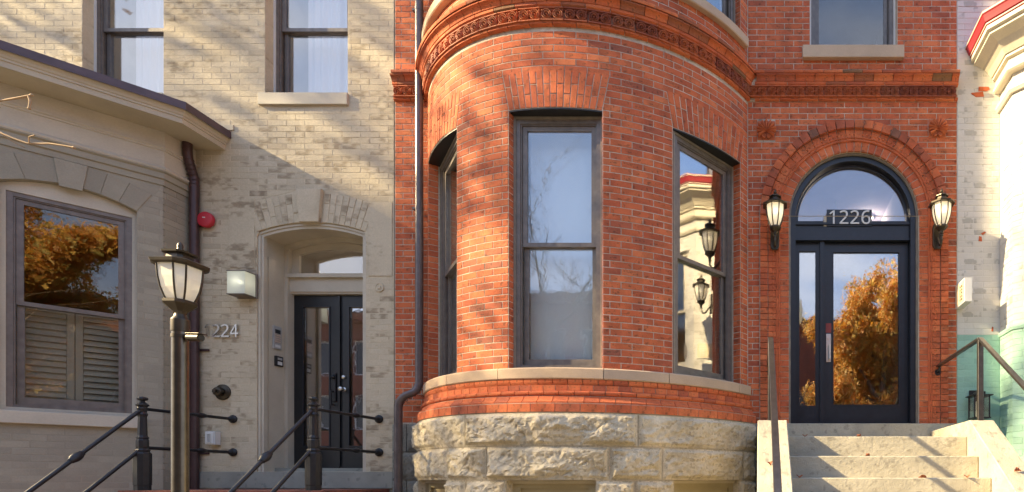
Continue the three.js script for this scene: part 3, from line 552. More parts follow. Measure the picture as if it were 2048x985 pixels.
// entrance door, sidelight and fanlight
{
  const zd = -0.17, arch = (r0, r1, cy, z0, z1) => { const s = new THREE.Shape(); s.moveTo(AX + r1, 2.24); s.lineTo(AX + r1, cy); s.absarc(AX, cy, r1, 0, Math.PI, false); s.lineTo(AX - r1, 2.24); s.lineTo(AX - r0, 2.24); s.lineTo(AX - r0, cy); s.absarc(AX, cy, r0, Math.PI, 0, true); s.lineTo(AX + r0, 2.24); s.closePath(); return flat(new THREE.ExtrudeGeometry(s, { depth: z1 - z0, bevelEnabled: false, curveSegments: 48 }).translate(0, 0, z0)); };
  const f = part(red, 'door_frame', [arch(0.665, 0.738, AY, -0.24, -0.055), box(AX - 0.664, AX + 0.664, 4.405, 4.565, -0.235, -0.105), box(AX - 0.664, AX + 0.664, 4.565, 4.59, -0.235, -0.085), box(AX - 0.664, AX + 0.664, 4.385, 4.405, -0.235, -0.09), box(0.702, 0.752, 2.24, 4.385, -0.235, -0.12), box(AX - 0.664, AX + 0.664, 2.236, 2.262, -0.235, -0.09)], M.navy);
  part(f, 'outer_bead', arch(0.722, 0.741, AY, -0.055, -0.03), M.bronzeLight);
  const rs = new THREE.Shape(); rs.absarc(AX, AY - 0.02, 0.664, 0, Math.PI, false); rs.closePath(); const rh = new THREE.Path(); rh.absarc(AX, AY, 0.632, 0.0, Math.PI, false); rh.closePath(); rs.holes.push(rh);
  part(f, 'fanlight_frame', flat(new THREE.ExtrudeGeometry(rs, { depth: 0.05, bevelEnabled: false, curveSegments: 48 }).translate(0, 0, zd)), M.navy);
  const gs = new THREE.Shape(); gs.absarc(AX, AY, 0.634, 0, Math.PI, false); gs.closePath();
  part(f, 'fanlight_pane', flat(new THREE.ExtrudeGeometry(gs, { depth: 0.006, bevelEnabled: false, curveSegments: 48 }).translate(0, 0, zd + 0.015)), M.glass);
  part(f, 'sidelight', frame4(AX - 0.664, 0.702, 2.262, 4.385, 0.05, zd - 0.03, zd + 0.02, 0.205, 0.105), M.navy);
  part(f, 'sidelight_pane', box(AX - 0.614, 0.652, 2.467, 4.28, zd - 0.008, zd - 0.002), M.glassDoor);
  const dl = part(red, 'door', frame4(0.755, AX + 0.661, 2.266, 4.38, 0.096, zd - 0.035, zd + 0.015, 0.202, 0.10), M.navy);
  part(dl, 'glazing_bead', frame4(0.851, AX + 0.565, 2.468, 4.28, 0.012, zd + 0.012, zd + 0.021), M.navy);
  part(dl, 'pane', box(0.863, AX + 0.553, 2.48, 4.268, zd - 0.008, zd - 0.002), M.glassDoor);
  part(dl, 'handle', [box(0.777, 0.832, 2.98, 3.31, zd + 0.0155, zd + 0.022, 0.002), new THREE.CylinderGeometry(0.015, 0.015, 0.014, 16).rotateX(Math.PI / 2).translate(0.805, 3.26, zd + 0.026), rod([0.812, 3.01, zd + 0.065], [0.812, 3.18, zd + 0.065], 0.009), rod([0.812, 3.02, zd + 0.02], [0.812, 3.02, zd + 0.065], 0.007), rod([0.812, 3.17, zd + 0.02], [0.812, 3.17, zd + 0.065], 0.007)], M.chrome);
  part(dl, 'threshold', box(AX - 0.70, AX + 0.70, 2.236, 2.2385, -0.09, -0.02), M.bronze);
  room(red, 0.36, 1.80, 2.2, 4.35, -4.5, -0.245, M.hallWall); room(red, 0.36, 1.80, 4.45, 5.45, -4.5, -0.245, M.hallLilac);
}
// ---------------------------------------------------------------- painted brick rowhouse (left)
const cream = thing('painted_brick_rowhouse', 'cream painted brick rowhouse with one-storey taupe bay window and black double doors', 'house');
const creamTones = [[0.65, 0.555, 0.395], [0.64, 0.545, 0.388], [0.66, 0.565, 0.405], [0.63, 0.536, 0.38], [0.65, 0.555, 0.39], [0.60, 0.51, 0.36], [0.55, 0.462, 0.325]];
const DX = -5.145, DW = 0.625, DC = 2.72, DR = 1.83, DSP = DC + Math.sqrt(DR * DR - DW * DW);
const CL = -10.4, CR = -4.196;
const doorPath = () => { const p = new THREE.Path(), a = Math.asin(DW / DR); p.moveTo(DX + DW, 1.69); p.lineTo(DX + DW, DSP); p.absarc(DX, DC, DR, Math.PI / 2 - a, Math.PI / 2 + a, false); p.lineTo(DX - DW, 1.69); p.closePath(); return p; };
const W1 = [-7.77, -6.84], W2 = [-5.675, -4.728], WY = 6.02;
part(cream, 'wall_core', slab(CL, CR - 0.002, 0, 8.3, -0.32, -0.0014, [doorPath(), [W1[0], W1[1], WY, 8.0], [W2[0], W2[1], WY, 8.0], [-9.7, -6.62, 1.2, 5.0]]), M.cream);
const arcTop = v => { const r = DR + 0.34, y = v - DC; if (v < DSP) return [DX - DW, DX + DW]; if (y >= r) return null; const a = Math.sqrt(Math.max(0, r * r - y * y)); const e = 0.345 * y; return [DX - Math.min(a, e), DX + Math.min(a, e)]; };
const creamBricks = new Masonry(cream, 'painted_brick', 'painted_brickwork', creamTones, M.creamV, { seed: 53, ch: 0.0025, jitter: 0.0012, pref: (px, py) => px < 390 && py > 300 ? 0 : py > 470 && px > 500 && px < 735 ? 0.5 : 1 });
const cTone = (u, v, r) => { const s = fbm(u * 1.5 + 9, v * 1.9, 2.2, 3), k = r(); if (s > 0.06 && k < 0.5) return 5 + (k < 0.22 ? 1 : 0); return k > 0.985 ? 6 : Math.floor(r() * 5); };
courses(creamBricks, wall0, -8.9, CR, 1.69, 98, 0.0672, 0.213, [v => v < 5.5 ? [-9, -6.51] : null, rect(W1[0], W1[1], WY, 9), rect(W2[0], W2[1], WY, 9), rect(W2[0] - 0.06, W2[1] + 0.015, 5.885, WY), arcTop, rect(-6.09, -5.79, 4.02, 4.83), rect(-4.49, -4.215, 3.93, 4.78)], { seed: 12, tone: cTone, joint: 0.005 });
creamBricks.finish();
{ // voussoirs and keystone over the door, smooth impost panels
  const vs = new Masonry(cream, 'voussoir', 'voussoir_rest', creamTones.slice(0, 6), M.creamV, { seed: 61, ch: 0.003 });
  const n = 20, a0 = Math.asin(DW / DR) + 0.0, P = (r, a) => [DX + r * Math.sin(a), DC + r * Math.cos(a)];
  for (let i = 0; i < n; i++) { const l = mix(-a0, a0, i / n), q = mix(-a0, a0, (i + 1) / n); if (Math.abs((l + q) / 2) < 0.066) continue; const s = 0.0016; const m = i % 2 ? 0.11 : 0.22; for (const [b, t] of [[0, m], [m, 0.335]]) vs.add(wall0, [P(DR + b + 0.002, l + s), P(DR + b + 0.002, q - s), P(DR + t - 0.002, q - s), P(DR + t - 0.002, l + s)], 0.004); }
  vs.finish();
  part(cream, 'keystone', poly([[-0.11, -0.01], [0.11, -0.01], [0.142, 0.365], [-0.142, 0.365]].map(([x, y]) => [DX + x, DC + DR + y]), -0.05, 0.04, 0.004), M.cream);
  part(cream, 'impost_panel', box(-6.088, -5.792, 4.023, 4.828, -0.02, 0.006, 0.002), M.cream); part(cream, 'impost_panel', box(-4.488, -4.216, 3.933, 4.778, -0.02, 0.006, 0.002), M.cream);
  part(cream, 'plinth', box(-6.48, CR, 1.498, 1.688, -0.1, 0.03, 0.004), M.taupeGrey);
}
for (const [a, b] of [W1, W2]) {
  sashWindow(cream, { w: b - a, h: 1.85, at: [(a + b) / 2, WY + 0.005, -0.12], m: M.bronze, trimM: M.plasticWhite, t: 0.055, meet: 0.46, gu: M.glass });
  part(cream, 'window_sill', box(a - 0.06, b + 0.014, 5.886, WY, -0.14, 0.03, 0.005), M.trim);
}
room(cream, -7.95, -6.7, 5.7, 8.1, -2.5, -0.33, M.plaster); room(cream, -5.85, -4.55, 5.7, 8.1, -2.5, -0.33, M.plaster);
part(cream, 'roof', [box(CL, CR, 8.3, 8.5, -9, 0.02), box(CL, CL + 0.2, 0, 8.3, -9, -0.33), box(CR - 0.2, CR, 0, 8.3, -9, -0.33), box(CL, CR, 0, 8.3, -9.2, -9)], M.farGrey);
{ // door case: panelled reveal, arched head, transom, double doors
  const zd = -0.42, sh = (r, y0, w) => { const a = Math.asin(w / r), s = new THREE.Shape(); s.moveTo(DX + w, y0); s.lineTo(DX + w, DC + r * Math.cos(a)); s.absarc(DX, DC, r, Math.PI / 2 - a, Math.PI / 2 + a, false); s.lineTo(DX - w, y0); s.closePath(); return s; };
  const ring = (r0, w0, r1, w1, z0, z1) => { const s = sh(r1, 1.69, w1), h = sh(r0, 1.691, w0); s.holes.push(new THREE.Path(h.getPoints(24))); return flat(new THREE.ExtrudeGeometry(s, { depth: z1 - z0, bevelEnabled: false, curveSegments: 24 }).translate(0, 0, z0)); };
  const f = part(cream, 'door_case', [ring(DR - 0.028, DW - 0.028, DR - 0.002, DW - 0.002, -0.48, -0.015), ring(DR - 0.06, DW - 0.055, DR - 0.029, DW - 0.029, -0.07, -0.028), ring(DR - 0.075, DW - 0.07, DR - 0.029, DW - 0.029, -0.48, -0.33), box(DX - DW + 0.028, DX - DW + 0.036, 1.95, 4.2, -0.29, -0.11)], M.trim);
  part(f, 'transom_bar', [box(DX - DW + 0.07, DX + DW - 0.07, 3.875, 4.04, -0.47, -0.36), box(DX - DW + 0.06, DX + DW - 0.06, 4.04, 4.085, -0.47, -0.32), box(DX - DW + 0.07, DX + DW - 0.07, 3.855, 3.875, -0.47, -0.375)], M.trim);
  const gs = sh(DR - 0.15, 4.086, DW - 0.075);
  part(f, 'transom_pane', flat(new THREE.ExtrudeGeometry(gs, { depth: 0.006, bevelEnabled: false }).translate(0, 0, zd - 0.01)), M.glass);
  const hs = sh(DR - 0.076, 4.086, DW - 0.071), hh = sh(DR - 0.15, 4.087, DW - 0.16); hs.holes.push(new THREE.Path(hh.getPoints(24)));
  part(f, 'transom_frame', flat(new THREE.ExtrudeGeometry(hs, { depth: 0.03, bevelEnabled: false, curveSegments: 24 }).translate(0, 0, zd)), M.trim);
  part(f, 'threshold', box(DX - DW + 0.03, DX + DW - 0.03, 1.69, 1.735, -0.5, -0.2), M.taupeGrey);
  const x0 = DX - DW + 0.072, x1 = DX + DW - 0.072, mid = (x0 + x1) / 2;
  for (const [a, b, s] of [[x0, mid - 0.006, -1], [mid + 0.006, x1, 1]]) {
    const d = part(cream, 'door', frame4(a, b, 1.74, 3.85, 0.105, zd - 0.045, zd, 0.26, 0.13), M.black);
    part(d, 'glazing_bead', frame4(a + 0.105, b - 0.105, 2.0, 3.72, 0.012, zd - 0.005, zd + 0.008), M.navy);
    part(d, 'pane', box(a + 0.117, b - 0.117, 2.012, 3.708, zd - 0.026, zd - 0.02), M.glassDoor);
    if (s < 0) part(d, 'handle', [box(b - 0.078, b - 0.025, 2.55, 2.90, zd, zd + 0.02, 0.006), rod([b - 0.05, 2.50, zd + 0.06], [b - 0.05, 2.68, zd + 0.06], 0.011), rod([b - 0.05, 2.67, zd + 0.01], [b - 0.05, 2.67, zd + 0.06], 0.009), rod([b - 0.05, 2.51, zd + 0.01], [b - 0.05, 2.51, zd + 0.06], 0.009), new THREE.SphereGeometry(0.026, 12, 8).translate(b - 0.05, 2.85, zd + 0.03)], M.iron);
    else { part(d, 'knob', [latheAlong([[0.028, 0], [0.028, 0.008], [0.011, 0.012], [0.011, 0.035], [0.026, 0.045], [0.031, 0.06], [0.022, 0.075], [0, 0.078]], [a + 0.05, 2.70, zd], [a + 0.05, 2.70, zd + 1])], M.chrome); part(d, 'deadbolt', latheAlong([[0.026, 0], [0.026, 0.01], [0.018, 0.022], [0, 0.024]], [a + 0.05, 2.85, zd], [a + 0.05, 2.85, zd + 1]), M.chrome); part(d, 'astragal', box(a - 0.012, a + 0.014, 1.76, 3.84, zd + 0.001, zd + 0.02), M.black); }
  }
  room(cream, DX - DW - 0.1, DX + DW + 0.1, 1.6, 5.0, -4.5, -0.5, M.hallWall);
}
// ---- one-storey canted bay
const LP = [[-6.5, 0.0], [-6.5, 0.317], [-7.35, 1.167], [-9.05, 1.167], [-9.9, 0.317], [-9.9, 0.0]];
{
  const cant = plane(-7.35, 0, 1.167, Math.PI / 4), CW = 1.202, wx0 = 0.135, wx1 = 1.012, wy0 = 2.264, cr = 4.56, sp = 4.455, cx = (wx0 + wx1) / 2, hw = (wx1 - wx0) / 2, r = (hw * hw + (cr - sp) ** 2) / (2 * (cr - sp)), cy = cr - r, aa = Math.asin(hw / r);
  const hole = () => { const p = new THREE.Path(); p.moveTo(wx1, wy0); p.lineTo(wx1, sp); p.absarc(cx, cy, r, Math.PI / 2 - aa, Math.PI / 2 + aa, false); p.lineTo(wx0, wy0); p.closePath(); return p; };
  const B4 = new THREE.Matrix4().makeRotationY(Math.PI / 4).setPosition(-7.35, 0, 1.167);
  part(cream, 'bay_wall_core', [slab(0, CW, 0, 5.4, -0.22, -0.0014, [hole()]).applyMatrix4(B4), box(-6.72, -6.503, 0, 5.4, 0, 0.30), box(-9.05, -7.352, 0, 5.4, 0.95, 1.163), slab(0, CW, 0, 5.4, -0.22, 0).applyMatrix4(new THREE.Matrix4().makeRotationY(-Math.PI / 4).setPosition(-9.9, 0, 0.317)), box(-9.9, -9.7, 0, 5.4, 0, 0.3)], M.taupe);
  const tt = [[0.40, 0.365, 0.285], [0.39, 0.355, 0.278], [0.41, 0.374, 0.292], [0.38, 0.347, 0.272]];
  const tb = new Masonry(cream, 'bay_brick', 'bay_brickwork', tt, M.taupeV, { seed: 67, ch: 0.0025, jitter: 0.001, limit: 300 });
  const vt = 0.30, arcHole = v => { if (v < wy0 - 0.125 || v > 4.79) return null; if (v < wy0) return [wx0 - 0.09, wx1 + 0.06]; if (v < sp - 0.02) return [wx0, wx1]; return [cx - (v - cy) * Math.tan(aa) * 1.0 - 0.01, cx + (v - cy) * Math.tan(aa) + 0.01]; };
  courses(tb, cant, 0, CW, 0.9, 59, 0.0672, 0.213, [arcHole], { seed: 14, joint: 0.006 });
  courses(tb, plane(-6.5, 0, 0.317, Math.PI / 2), 0, 0.31, 0.9, 59, 0.0672, 0.213, [], { seed: 15, joint: 0.006, shift: 0.03 });
  // flat voussoirs with keystone
  const P = (rr, a) => [cx + rr * Math.sin(a), cy + rr * Math.cos(a)], cuts = [-1, -0.62, -0.17, 0.17, 0.42, 0.7, 1.0].map(k => k * aa);
  for (let i = 0; i < cuts.length - 1; i++) { const l = cuts[i], q = cuts[i + 1], key = i === 2; tb.add(cant, [P(r - (key ? 0.03 : 0) + 0.002, l + 0.001), P(r - (key ? 0.03 : 0) + 0.002, q - 0.001), P(r + 0.24, q - 0.001 + (key ? 0.012 : 0)), P(r + 0.24, l + 0.001 - (key ? 0.012 : 0))], key ? 0.02 : 0.006, i % 4); }
  tb.finish();
  const sw = sashWindow(cream, { w: wx1 - wx0 - 0.004, h: sp - wy0 - 0.03, at: [0, 0, 0], m: M.bronze, meet: 0.49, gu: M.glassTint, gl: M.glassTint, trimM: M.trim, t: 0.075, bot: 0.075, cw: 0.036 });
  sw.applyMatrix4(B4.clone().multiply(new THREE.Matrix4().makeTranslation(cx, wy0 + 0.005, -0.07)));
  const hd = new THREE.Shape(); hd.moveTo(wx1 - 0.002, sp - 0.026); hd.lineTo(wx1 - 0.002, sp); hd.absarc(cx, cy, r - 0.002, Math.PI / 2 - aa, Math.PI / 2 + aa, false); hd.lineTo(wx0 + 0.002, sp - 0.026); hd.closePath();
  part(sw, 'arched_head', flat(new THREE.ExtrudeGeometry(hd, { depth: 0.07, bevelEnabled: false, curveSegments: 20 }).translate(-cx, -wy0 - 0.005, -0.06)), M.trim);
  part(cream, 'bay_window_sill', box(wx0 - 0.09, wx1 + 0.06, wy0 - 0.122, wy0, -0.1, 0.05, 0.005).applyMatrix4(B4), M.trim);
  // entablature: lower band, frieze, mouldings, cornice, metal roof edge
  part(cream, 'entablature', [sweepPath([[-0.02, 4.80], [0.012, 4.80], [0.012, 4.86], [0.03, 4.868], [0.03, 4.925], [0.05, 4.94], [0.05, 4.95], [-0.02, 4.95]], LP)], M.taupe);
  part(cream, 'frieze_board', [sweepPath([[-0.02, 4.951], [0.052, 4.951], [0.058, 4.965], [0.045, 4.985], [0.024, 5.0], [0.024, 5.165], [0.034, 5.17], [0.034, 5.185], [0.046, 5.195], [0.046, 5.21], [0.03, 5.215], [0.03, 5.375], [-0.02, 5.375]], LP)], M.trim);
  part(cream, 'cornice', [sweepPath([[0.0, 5.376], [0.375, 5.376], [0.375, 5.428], [0.385, 5.432], [0.385, 5.452], [0.393, 5.458], [0.400, 5.48], [0.415, 5.50], [0.42, 5.518], [0, 5.518]], LP)], M.trimWarm);
  part(cream, 'roof_edge', [sweepPath([[0, 5.519], [0.428, 5.519], [0.432, 5.504], [0.438, 5.504], [0.438, 5.585], [0.30, 5.60], [0, 5.64]], LP)], M.flashing);
  part(cream, 'bay_roof', poly(LP.map(p => [p[0], -p[1]]), 0, 0.06).rotateX(-Math.PI / 2).translate(0, 5.60, 0), M.flashing);
  part(cream, 'flashing_patch', box(-6.36, -6.03, 5.60, 5.66, -0.005, 0.012, 0.003), M.trimWarm);
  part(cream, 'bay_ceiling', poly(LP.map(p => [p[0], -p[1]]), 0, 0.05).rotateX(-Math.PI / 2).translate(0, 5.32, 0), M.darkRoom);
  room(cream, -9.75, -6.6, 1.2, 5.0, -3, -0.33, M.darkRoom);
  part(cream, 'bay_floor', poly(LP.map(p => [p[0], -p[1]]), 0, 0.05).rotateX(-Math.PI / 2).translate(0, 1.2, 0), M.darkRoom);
  // plantation shutters standing inside the lower sash
  const sg = thing('plantation_shutter', 'cream louvred plantation shutters behind the lower pane of the taupe bay window', 'shutters');
  sg.applyMatrix4(B4.clone().multiply(new THREE.Matrix4().makeTranslation(cx, wy0 + 0.05, -0.24)));
  for (const s of [-1, 1]) {
    const a = s < 0 ? -0.40 : 0.003, b = s < 0 ? -0.003 : 0.40; const p = part(sg, 'shutter_panel', frame4(a, b, 0, 1.04, 0.05, -0.015, 0.015, 0.06, 0.05), M.shutter);
    for (let k = 0; k < 15; k++) part(p, 'slat', new RoundedBoxGeometry(b - a - 0.104, 0.068, 0.009, 1, 0.003).rotateX(s < 0 ? -0.35 : -0.55).translate((a + b) / 2, 0.092 + k * 0.0625, 0), M.shutter);
  }
}
// ---------------------------------------------------------------- white painted rowhouse (right)
const WP = [[2.75, 0.0], [2.75, 0.317], [3.6, 1.167], [5.3, 1.167], [6.15, 0.317], [6.15, 0.0]], MINT = 3.26;
const white = thing('white_brick_rowhouse', 'white painted brick rowhouse with mint green base and red cornice', 'house');
{
  const B4 = new THREE.Matrix4().makeRotationY(-Math.PI / 4).setPosition(2.75, 0, 0.317), C4 = new THREE.Matrix4().makeRotationY(Math.PI / 4).setPosition(5.3, 0, 1.167);
  const hole = [0.2, 1.0, 3.55, 5.55];
  const core = (y0, y1, hs) => [box(2.262, 2.765, y0, y1, -0.32, -0.0018), box(2.7535, 2.95, y0, y1, 0, 0.31), slab(0, 1.202, y0, y1, -0.2, -0.0035, hs).applyMatrix4(B4), slab(0, 1.7, y0, y1, -0.2, -0.0035, hs.length ? [[0.4, 1.3, 3.55, 5.55]] : []).translate(3.6, 0, 1.167), slab(0, 1.202, y0, y1, -0.2, -0.0035).applyMatrix4(C4), box(6.1, 8, y0, y1, -0.32, 0)];
  part(white, 'wall_core', core(MINT, 6.6, [hole]), M.white); part(white, 'wall_core', [box(2.262, 8, 6.6, 8.3, -0.32, -0.0035)], M.white); part(white, 'base_core', core(0, MINT - 0.001, []), M.mint, 'mint green painted lower wall');
  const wt = [[0.72, 0.69, 0.63], [0.70, 0.67, 0.61], [0.73, 0.70, 0.645], [0.69, 0.665, 0.61]];
  const ms = new Masonry(white, 'painted_brick', 'painted_brickwork', wt, M.whiteV, { seed: 83, ch: 0.0025, jitter: 0.0015 });
  const sc = plane(2.75, 0, 0.317, -Math.PI / 4), sr = plane(2.75, 0, 0, -Math.PI / 2);
  courses(ms, wall0, 2.263, 2.75, MINT, 72, 0.0672, 0.213, [rect(2.75, 2.76, 0, 1)], { seed: 21, joint: 0.006 });
  courses(ms, sr, 0, 0.317, MINT, 40, 0.0672, 0.213, [], { seed: 22, joint: 0.005 }); courses(ms, sc, 0, 1.2, MINT, 38, 0.0672, 0.213, [rect(0.2, 1.0, 3.45, 5.55)], { seed: 23, joint: 0.005 });
  ms.finish();
  const mt = [[0.36, 0.60, 0.50], [0.345, 0.58, 0.485], [0.37, 0.61, 0.51]], m2 = M.whiteV.clone(); m2.map = T.wash;
  const mb = new Masonry(white, 'base_brick', 'base_brickwork', mt, m2, { seed: 89, ch: 0.003, jitter: 0.002 });
  courses(mb, wall0, 2.263, 2.75, 1.65, 24, 0.067, 0.213, [], { seed: 24, joint: 0.004 }); courses(mb, sr, 0, 0.317, 1.65, 24, 0.067, 0.213, [], { seed: 25, joint: 0.004 }); courses(mb, sc, 0, 1.2, 1.65, 24, 0.067, 0.213, [], { seed: 26, joint: 0.004 });
  mb.finish();
  part(white, 'base_moulding', sweepPath([[-0.02, MINT - 0.03], [0.012, MINT - 0.03], [0.02, MINT], [0.0, MINT + 0.03], [-0.02, MINT + 0.03]], WP, -1), M.mint);
  part(white, 'string_course', sweepPath([[-0.02, 5.80], [0.03, 5.80], [0.05, 5.83], [0.05, 5.86], [0.02, 5.875], [-0.02, 5.88]], WP, -1), M.creamTrim);
  part(white, 'frieze_board', sweepPath([[-0.02, 6.02], [0.06, 6.02], [0.075, 6.035], [0.075, 6.07], [0.05, 6.08], [0.05, 6.16], [0.085, 6.17], [0.085, 6.20], [-0.02, 6.20]], WP, -1), M.creamTrim);
  part(white, 'cornice', sweepPath([[-0.02, 6.201], [0.10, 6.201], [0.14, 6.25], [0.20, 6.305], [0.28, 6.345], [0.30, 6.35], [0.30, 6.375], [0.335, 6.385], [0.335, 6.43], [-0.02, 6.43]], WP, -1), M.creamTrim);
  const rc = part(white, 'crown_moulding', sweepPath([[0.0, 6.431], [0.345, 6.431], [0.345, 6.45], [0.36, 6.46], [0.372, 6.49], [0.385, 6.52], [0.395, 6.53], [0.395, 6.56], [0, 6.60]], WP, -1), M.red, 'red painted crown moulding');
  part(rc, 'gilt_line', [sweepPath([[0.34, 6.436], [0.349, 6.436], [0.349, 6.446], [0.34, 6.446]], WP, -1), sweepPath([[0.39, 6.535], [0.399, 6.535], [0.399, 6.548], [0.39, 6.548]], WP, -1)], M.creamTrim);
  part(white, 'bay_roof', poly(WP.map(p => [p[0], -p[1]]), 0, 0.05).rotateX(-Math.PI / 2).translate(0, 6.59, 0), M.red);
  const w1 = sashWindow(white, { w: 0.796, h: 1.99, at: [0, 0, 0], m: M.creamTrim, gu: M.glassDark }); w1.applyMatrix4(B4.clone().multiply(new THREE.Matrix4().makeTranslation(0.6, 3.555, -0.06)));
  part(white, 'window_sill', box(0.15, 1.05, 3.45, 3.55, -0.1, 0.05, 0.005).applyMatrix4(B4), M.creamTrim);
  sashWindow(white, { w: 0.896, h: 1.99, at: [4.45, 3.555, 1.11], m: M.creamTrim, gu: M.glassDark }); part(white, 'window_sill', box(3.95, 4.95, 3.45, 3.55, 1.0, 1.22, 0.005), M.creamTrim);
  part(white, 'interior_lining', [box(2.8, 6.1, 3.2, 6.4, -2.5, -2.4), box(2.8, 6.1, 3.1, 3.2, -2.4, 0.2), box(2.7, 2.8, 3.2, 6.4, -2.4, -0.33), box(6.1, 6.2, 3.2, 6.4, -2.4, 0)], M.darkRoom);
  part(white, 'roof', [box(2.262, 8, 8.3, 8.5, -9, 0.02), box(7.9, 8, 0, 8.3, -9, -0.33)], M.farGrey);
  // two flaked patches beside the cornice where the brick shows
  for (const pts of [[[2.503, 6.051], [2.597, 6.05], [2.632, 6.072], [2.622, 6.1], [2.508, 6.102]], [[2.478, 5.985], [2.567, 5.99], [2.556, 6.046], [2.419, 6.03], [2.432, 6.012]], [[2.505, 4.335], [2.545, 4.33], [2.54, 4.382], [2.512, 4.39]], [[2.53, 4.418], [2.556, 4.402], [2.592, 4.432], [2.57, 4.441]], [[2.652, 3.30], [2.672, 3.296], [2.676, 3.345], [2.66, 3.352]]])
    part(white, 'bare_brick_patch', poly(pts, -0.004, 0.0042), clayMats[3], 'bare red brick where the white paint flaked');
}
// ---------------------------------------------------------------- entrance stoop of the red house
{
  const st = thing('concrete_stoop', 'cream painted concrete steps with sloping side walls below arched door', 'steps');
  part(st, 'threshold_slab', box(0.0, 2.15, 1.7, 2.2345, 0.004, 0.09, 0.008), M.step);
  part(st, 'landing', box(0.252, 1.923, 0, 2.0, 0.002, 1.2, 0.008), M.step);
  for (let k = 1; k < 10; k++) part(st, 'step', box(0.252, 1.923, 0, 2.0 - k * 0.1925, 1.2 + (k - 1) * 0.27 - 0.004, 1.2 + k * 0.27, 0.012), M.step);
  for (const [x0, x1] of [[-0.022, 0.25], [1.925, 2.152]]) {
    const s = poly([[0.095, 0], [0.095, 2.145], [1.25, 2.145], [4.0, 0.22], [4.0, 0]], 0, x1 - x0, 0.008).rotateY(-Math.PI / 2).translate(x1, 0, 0);
    part(st, 'side_wall', s, M.step);
  }
  const rail = (name, label, x, hook) => {
    const r = thing(name, label, 'handrail', [x, 0, 0], 'steel handrails of the stoop'), hw = 0.024, top = 2.90, zt = 1.235, m = 0.69;
    const P = [[0, top - 0.01, 0.03], [0, top, zt], [0, top - m * 2.3, zt + 2.3]];
    for (let i = 0; i < 2; i++) {
      const a = new THREE.Vector3(...P[i]), b = new THREE.Vector3(...P[i + 1]), d = b.clone().sub(a), L = d.length() + (i ? 0.006 : 0), g = new RoundedBoxGeometry(hw * 2, 0.026, L, 2, 0.006).translate(0, 0, L / 2);
      g.applyQuaternion(new THREE.Quaternion().setFromUnitVectors(new THREE.Vector3(0, 0, 1), d.normalize())).translate(...P[i]); part(r, i ? 'sloping_rail' : 'level_rail', g, M.railSteel);
    }
    part(r, 'post', box(-0.025, 0.025, 2.14, top - 0.012, zt - 0.02, zt + 0.02, 0.004), M.railSteel);
    part(r, 'post', box(-0.025, 0.025, 0.4, top - m * 2.1 - 0.012, zt + 2.08, zt + 2.12, 0.004), M.railSteel);
    part(r, 'wall_bracket', [new THREE.CylinderGeometry(0.035, 0.035, 0.012, 20).rotateX(Math.PI / 2).translate(0, top - 0.075, 0.022), tube([[0, top - 0.075, 0.02], [0, top - 0.07, 0.06], [0, top - 0.02, 0.085]], 0.012, 8, 12)], M.iron);
  };
  rail('handrail', 'steel handrail on the side wall of the stoop beside the round bay', 0.10);
  rail('handrail', 'steel handrail in front of the mint green wall', 2.03);
  // fallen leaves on the treads
  const lr = rng(5), spots = [[0.42, 1.9915, 1.17, 'under the sidelight'], [0.92, 1.9915, 1.185, 'below the door handle, curled'], [0.95, 1.801, 1.45, 'on the second tread'], [1.35, 1.609, 1.73, 'at the middle of the third tread'], [0.33, 1.609, 1.72, 'in the shaded corner of the third tread'], [1.72, 1.609, 1.735, 'near the lit right end of the third tread'], [2.04, 1.66, 1.95, 'on the sloping side wall beside the mint base'], [0.08, 1.72, 1.87, 'on the sloping side wall beside the round bay']];
  for (const [x, y, z, where] of spots) {
    const g = new THREE.BufferGeometry(), pos = [], L = 0.045 + lr() * 0.03, n = 10, ang = lr() * 6; const pt = (t, s) => { const w = Math.sin(Math.PI * Math.min(1, t * 1.05)) * 0.36 * L * (1 + 0.3 * Math.sin(t * 22)); return [(t - 0.5) * L, 0.006 + 0.016 * Math.abs(s) * (1 + Math.sin(t * 4)) * 0.8, s * w]; };
    for (let i = 0; i < n; i++) for (const s of [-1, 1]) { const a = pt(i / n, 0), b = pt((i + 1) / n, 0), c = pt((i + 1) / n, s), d = pt(i / n, s); pos.push(...a, ...b, ...c, ...a, ...c, ...d); }
    g.setAttribute('position', new THREE.Float32BufferAttribute(pos, 3)); g.computeVertexNormals(); g.rotateY(ang); if (x === 2.04 || x === 0.08) g.rotateX(0.61); g.translate(x, y, z);
    solo('fallen_leaf', 'dry brown leaf lying ' + where, 'leaf', g, M.leafBrown, 'dry leaves on the steps');
  }
}
